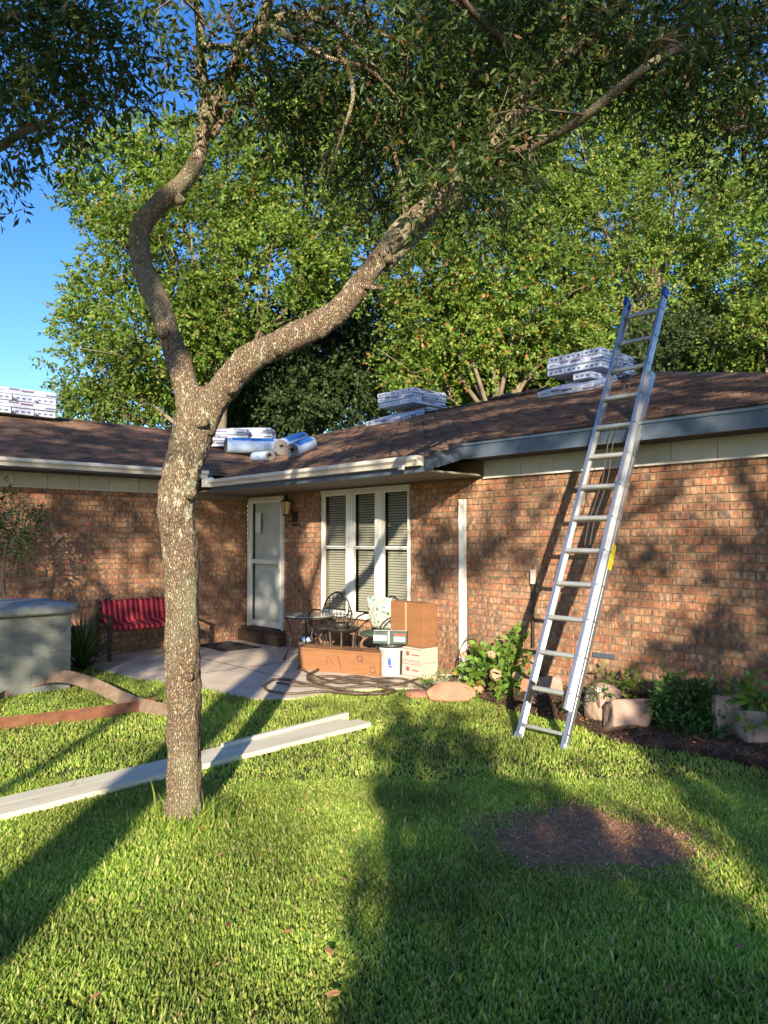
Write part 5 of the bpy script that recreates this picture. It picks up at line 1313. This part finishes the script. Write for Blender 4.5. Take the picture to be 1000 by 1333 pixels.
def shade_ok(X, z):  # unseen crowns are filled and thinned to shape the shade they cast
    """leaf density shaped to cast the wanted shade: z height at the tree plane, X sideways"""
    p = np.stack([X*1.35, z*1.7, X*0+3], 1); n = vnoise(p, 51)*.62+vnoise(p*2.3, 52)*.38
    d = np.full(len(X), .0)
    d = np.where(z > 6.8, .56, d)                                      # high crown
    d = np.where(z > 9.0, .50, d)
    d = np.where((z > 10.6), .0, d)
    mid = (z > 4.2) & (z <= 6.9)
    d = np.where(mid & (X < -1.95), .62, d)
    d = np.where((X < -1.95) & (X > -3.0) & (z > 5.3) & (z <= 7.0), .85, d)
    d = np.where(mid & (X > -1.95) & (X < -1.45) & (z > 4.9), .72, d)
    d = np.where((X > -1.0) & (X < .35) & (z > 6.1) & (z <= 6.9), .46, d)
    d = np.where((X > .25) & (X < 1.45) & (z > 5.4) & (z <= 6.9), .60, d)
    d = np.where((X > 1.45) & (X < 1.95) & (z > 6.1) & (z <= 6.9), .5, d)
    d = np.where((X > 1.95) & (X < 4.5) & (z > 3.9) & (z <= 5.1), .66, d)
    d = np.where((X > 1.95) & (X < 4.5) & (z > 5.1) & (z <= 5.75), .38, d)
    d = np.where((X > 2.1) & (X < 4.5) & (z > 5.75) & (z <= 6.9), .62, d)
    return np.clip((d-n)*5.5+.5, 0, 1)*(d > 0)*.95
def fill(n0, X0, X1, z0, z1, Fa, Fb, seed):
    r = np.random.default_rng(seed); X = r.uniform(X0, X1, n0); z = r.uniform(z0, z1, n0); F = r.uniform(Fa, Fb, n0)
    k = r.random(n0) < shade_ok(X, z+.3057*(F+5.0)*1.0); X, z, F = X[k], z[k], F[k]
    p = CAM[None]+X[:, None]*RT+F[:, None]*F2; p[:, 2] = z; return p
P1 = fill(8200, -6.5, 1.0, 3.9, 10.8, -6.0, -3.8, 61); P2 = fill(6000, .3, 5.5, 3.7, 10.8, -6.4, -4.4, 62)
sprigs('crown', P1-b1, r.normal(0, 1, P1.shape), mt['leaf_dark'], st1, nl=8, length=.28, leaf=.13, wid=.5, r=r)
sprigs('crown', P2-b2, r.normal(0, 1, P2.shape), mt['leaf_dark'], st2, nl=8, length=.28, leaf=.13, wid=.5, r=r)
c = cw(-4.2, -6.8, 5.0)-b3; u = r.normal(0, .5, (60, 3)); sprigs('crown', c+u, u, mt['leaf_dark'], st3, nl=10, length=.26, leaf=.10, wid=.5, r=r)
# bough reaching into view
g = MB()
bo_ = [[*(cw(-2.2, 1.0, 5.4)-b1), .06], [*(pf(-120, 60, 3.4)-b1), .045], [*(pf(-30, 190, 3.8)-b1), .030], [*(pf(30, 172, 3.9)-b1), .022], [*(pf(62, 158, 4.0)-b1), .014], [*(pf(85, 145, 4.0)-b1), .007]]
limb(g, bo_, 6, .05, 12); limb(g, [[*(pf(-120, 60, 3.4)-b1), .03], [*(pf(0, 20, 3.8)-b1), .022], [*(pf(90, 30, 4.0)-b1), .015], [*(pf(150, 50, 4.0)-b1), .007]], 5, 0, 8)
g.build('bough', mt['twig'], st1, smooth=True)
TLB = [(20, 10, 3.9, .34, 90), (80, 20, 4.0, .32, 90), (60, 60, 4.0, .30, 80), (130, 30, 4.1, .28, 60), (180, 20, 4.2, .18, 24), (110, 80, 4.1, .26, 60), (30, 100, 3.9, .20, 22), (10, 70, 3.8, .24, 40), (200, 70, 4.2, .16, 14), (180, 110, 4.2, .12, 12), (130, 120, 4.1, .14, 12),
       (60, 150, 4.0, .12, 14), (90, 160, 4.0, .10, 8), (20, 165, 3.9, .12, 10), (0, 225, 3.9, .09, 9), (-40, 60, 3.8, .5, 110), (0, 190, 3.9, .10, 8), (215, 10, 4.2, .12, 10), (10, 135, 3.9, .14, 10)]
P = []; D = []
for (x, y, F, s, n) in TLB:
    c = pf(x, y, F)-b1; u = unit(r.normal(0, 1, (n, 3))); P.append(c+u*s*(r.random((n, 1))**.5)); D.append(u+r.normal(0, .5, (n, 3))+np.array([0, 0, -.4]))
sprigs('hanging_leaves', np.vstack(P), np.vstack(D), mt['leaf_front'], st1, nl=13, length=.24, leaf=.058, wid=.33, spread=.75, droop=.4, r=r)

# unseen hedges added behind the viewer, heights set to cast the lawn shade
def occluder(X0, X1, F, zt, label, seed, dens=900):
    r = np.random.default_rng(seed); b = cw((X0+X1)/2, F, 0); o = empty('occluder', b, label, 'occluder')
    n = int(dens*(X1-X0)*zt/2); X = r.uniform(X0, X1, n)+r.normal(0, .035, n); z = (r.uniform(.02, 1, n)+.22*r.random(n)**2*(r.random(n) < .35))*np.interp(X, *zt_prof[seed]) if seed in zt_prof else r.uniform(.02, zt, n)
    p = CAM[None]+X[:, None]*RT+(F+r.uniform(-.3, .3, n))[:, None]*F2; p[:, 2] = z
    sprigs('foliage', p-b, r.normal(0, 1, p.shape), mt['leaf_dark'], o, nl=8, length=.18, leaf=.10, wid=.6, r=r)
    g = MB()
    for k in range(int((X1-X0)*3)):
        q = cw(X0+.1+k/3, F, 0)-b; g.tube([q, q+np.array([0, 0, .7*zt])], .015, 5)
    g.build('stem', mt['twig'], o)
zt_prof = {71: ([-.17, .42, .62, .98, 1.02, 1.34], [3.45, 3.42, 3.05, 2.85, 2.72, 2.55]), 72: ([1.72, 1.85, 2.4, 6], [3.0, 3.6, 3.9, 3.9])}  # top outlines follow the shade wanted on the grass
occluder(-.17, 1.34, -5.0, 3.3, 'tall hedge block added behind the viewer to shade the middle lawn', 71, 1050)
occluder(1.72, 4.8, -5.0, 3.6, 'long tall hedge added behind the viewer to shade the right lawn', 72, 800)

# ================================================================== TREES BEHIND THE HOUSE
def bg_tree(px, pyt, F, wpx, blobs, mat, label, seed, dens=260, leaf=.12, nl=13, ln=.42, trunk=True, wid=.5, limbs=True):
    """blobs in photo units (px,py,dF,rx_px,ry_px) turned into real clumps at distance F"""
    r = np.random.default_rng(seed); base = pf(px, 703, F); b = np.array([base[0], base[1], 0]); o = empty('background_tree', b, label, 'tree', 'trees growing behind the house')
    B = []
    for (x, y, dF, rx, ry) in blobs:
        c = pf(x, y, F+dF)-b; R_ = rx/970*F; B.append((*c, R_, R_, ry/970*F))
    for q in list(B):                                  # satellite clumps break each mass up
        for _ in range(2):
            u = unit(r.normal(0, 1, 3)); k = r.uniform(.35, .55); B.append((*(np.array(q[:3])+u*np.array(q[3:6])*r.uniform(.8, 1.15)), q[3]*k, q[4]*k, q[5]*k))
    P, D = blob_points(B, dens*1.28, r, .45); print(label[:30], len(P)*nl)
    sprigs('crown', P, D+np.array([0, 0, .1]), mat, o, nl=nl, length=ln, leaf=leaf*.94, wid=wid*1.15, r=r, droop=.25, spread=.7)
    g = MB(); top = max(q[2] for q in B); 
    limb(g, [[0, 0, -.1, .26], [.05, 0, 1.5, .20], [.1, .1, top*.45, .15], [0, .1, top*.8, .06]], 5, 0, 10)
    if limbs:
        for q in B[:len(blobs)]:
            s = np.array([.08, .08, min(q[2]*.6, top*.5)]); e = np.array(q[:3]); m_ = (s+e)/2+np.array([r.uniform(-.3, .3), r.uniform(-.3, .3), .2])
            limb(g, [[*s, .07], [*m_, .05], [*e, .03], [*(e+(e-m_)*.5), .012]], 4, 0, 6)
            for _ in range(3):
                e2 = e+r.normal(0, 1, 3)*np.array(q[3:6])*.55; g.tube(spline([m_, (m_+e2)/2+r.normal(0, .15, 3), e2], 3), np.linspace(.03, .010, 7), 5)
    g.build('trunk', mt['barkbg'], o, smooth=True)
# left big oak
bg_tree(280, 140, 19, 400, [(160, 235, 0, 70, 60), (110, 260, .5, 36, 30), (220, 200, 1, 60, 45), (300, 230, 0, 85, 70), (390, 260, 0, 75, 70), (250, 320, -.5, 80, 60), (170, 330, 0, 50, 40), (350, 350, -.5, 80, 60), (150, 410, 0, 65, 45), (210, 430, -1, 70, 50), (130, 480, 0, 55, 35), (150, 530, 0, 60, 30), (270, 430, 0, 60, 40), (230, 500, .5, 50, 26), (450, 330, .5, 55, 60), (330, 160, 1, 60, 50), (100, 420, .5, 26, 20), (420, 180, 1, 60, 50)],
        mt['leaf_bg1'], 'tall rounded green oak behind the left wing roof', 81, dens=220)
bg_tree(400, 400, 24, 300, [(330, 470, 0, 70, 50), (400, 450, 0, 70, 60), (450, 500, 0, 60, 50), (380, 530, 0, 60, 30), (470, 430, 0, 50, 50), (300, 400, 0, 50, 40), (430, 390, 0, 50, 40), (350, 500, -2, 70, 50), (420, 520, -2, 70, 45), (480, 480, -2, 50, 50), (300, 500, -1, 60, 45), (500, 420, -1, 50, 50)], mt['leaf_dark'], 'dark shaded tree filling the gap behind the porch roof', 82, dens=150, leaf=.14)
bg_tree(640, 300, 19, 300, [(560, 360, 0, 60, 50), (630, 345, -.5, 75, 55), (700, 370, 0, 70, 50), (750, 400, .5, 45, 40), (590, 420, 0, 70, 45), (670, 430, 0, 80, 50), (540, 410, .5, 40, 40), (560, 480, 1, 60, 40), (640, 490, 1, 70, 35), (720, 470, 1, 60, 40), (740, 440, 0, 40, 30)],
        mt['leaf_bg2'], 'rounded yellow green tree right behind the main ridge', 83, dens=230, leaf=.12, wid=.55)
bg_tree(850, 80, 23, 400, [(700, 240, 1, 60, 60), (760, 200, 0, 70, 70), (840, 170, 0, 80, 70), (900, 130, 0, 70, 60), (880, 260, -.5, 80, 70), (800, 300, 0, 70, 60), (950, 200, 0, 60, 60), (960, 290, .5, 45, 50), (860, 350, 0, 70, 60), (940, 370, 0, 50, 50), (780, 120, 1, 70, 60), (720, 300, 1, 50, 50), (680, 180, 2, 60, 50), (830, 420, 1, 60, 45), (910, 430, 1, 50, 40)],
        mt['leaf_bg3'], 'tall pale green tree behind the right part of the roof', 84, dens=190, leaf=.12)
bg_tree(1040, 200, 20, 200, [(1010, 330, 0, 45, 45), (1040, 380, 0, 60, 60), (990, 430, 0, 50, 45), (1050, 240, 0, 60, 60), (1080, 460, 0, 60, 60), (940, 460, 1, 45, 40), (985, 380, .5, 35, 40)], mt['leaf_bg1'], 'green tree at the right edge beyond the roof end', 85, dens=190)
bg_tree(600, 100, 28, 500, [(500, 200, 0, 90, 90), (600, 180, 0, 90, 80), (450, 120, 0, 80, 60), (560, 100, 0, 80, 70), (660, 100, 0, 80, 70), (540, 290, 0, 60, 60), (620, 270, 0, 70, 60), (740, 60, 0, 90, 60), (610, 20, 0, 60, 30)], mt['leaf_bg1'], 'distant tall tree glimpsed between the oak limbs', 86, dens=120, leaf=.15)
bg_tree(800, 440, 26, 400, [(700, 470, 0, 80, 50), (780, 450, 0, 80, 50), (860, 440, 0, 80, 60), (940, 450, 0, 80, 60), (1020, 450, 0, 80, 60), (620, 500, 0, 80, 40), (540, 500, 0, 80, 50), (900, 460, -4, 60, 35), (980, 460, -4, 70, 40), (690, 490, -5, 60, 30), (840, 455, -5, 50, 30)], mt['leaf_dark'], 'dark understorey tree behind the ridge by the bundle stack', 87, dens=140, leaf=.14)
bg_tree(240, 520, 26, 300, [(120, 540, 0, 60, 25), (200, 520, 0, 60, 30), (270, 510, 0, 60, 40), (330, 540, 0, 60, 40)], mt['leaf_bg1'], 'low distant tree showing over the left wing ridge', 88, dens=120, leaf=.14)
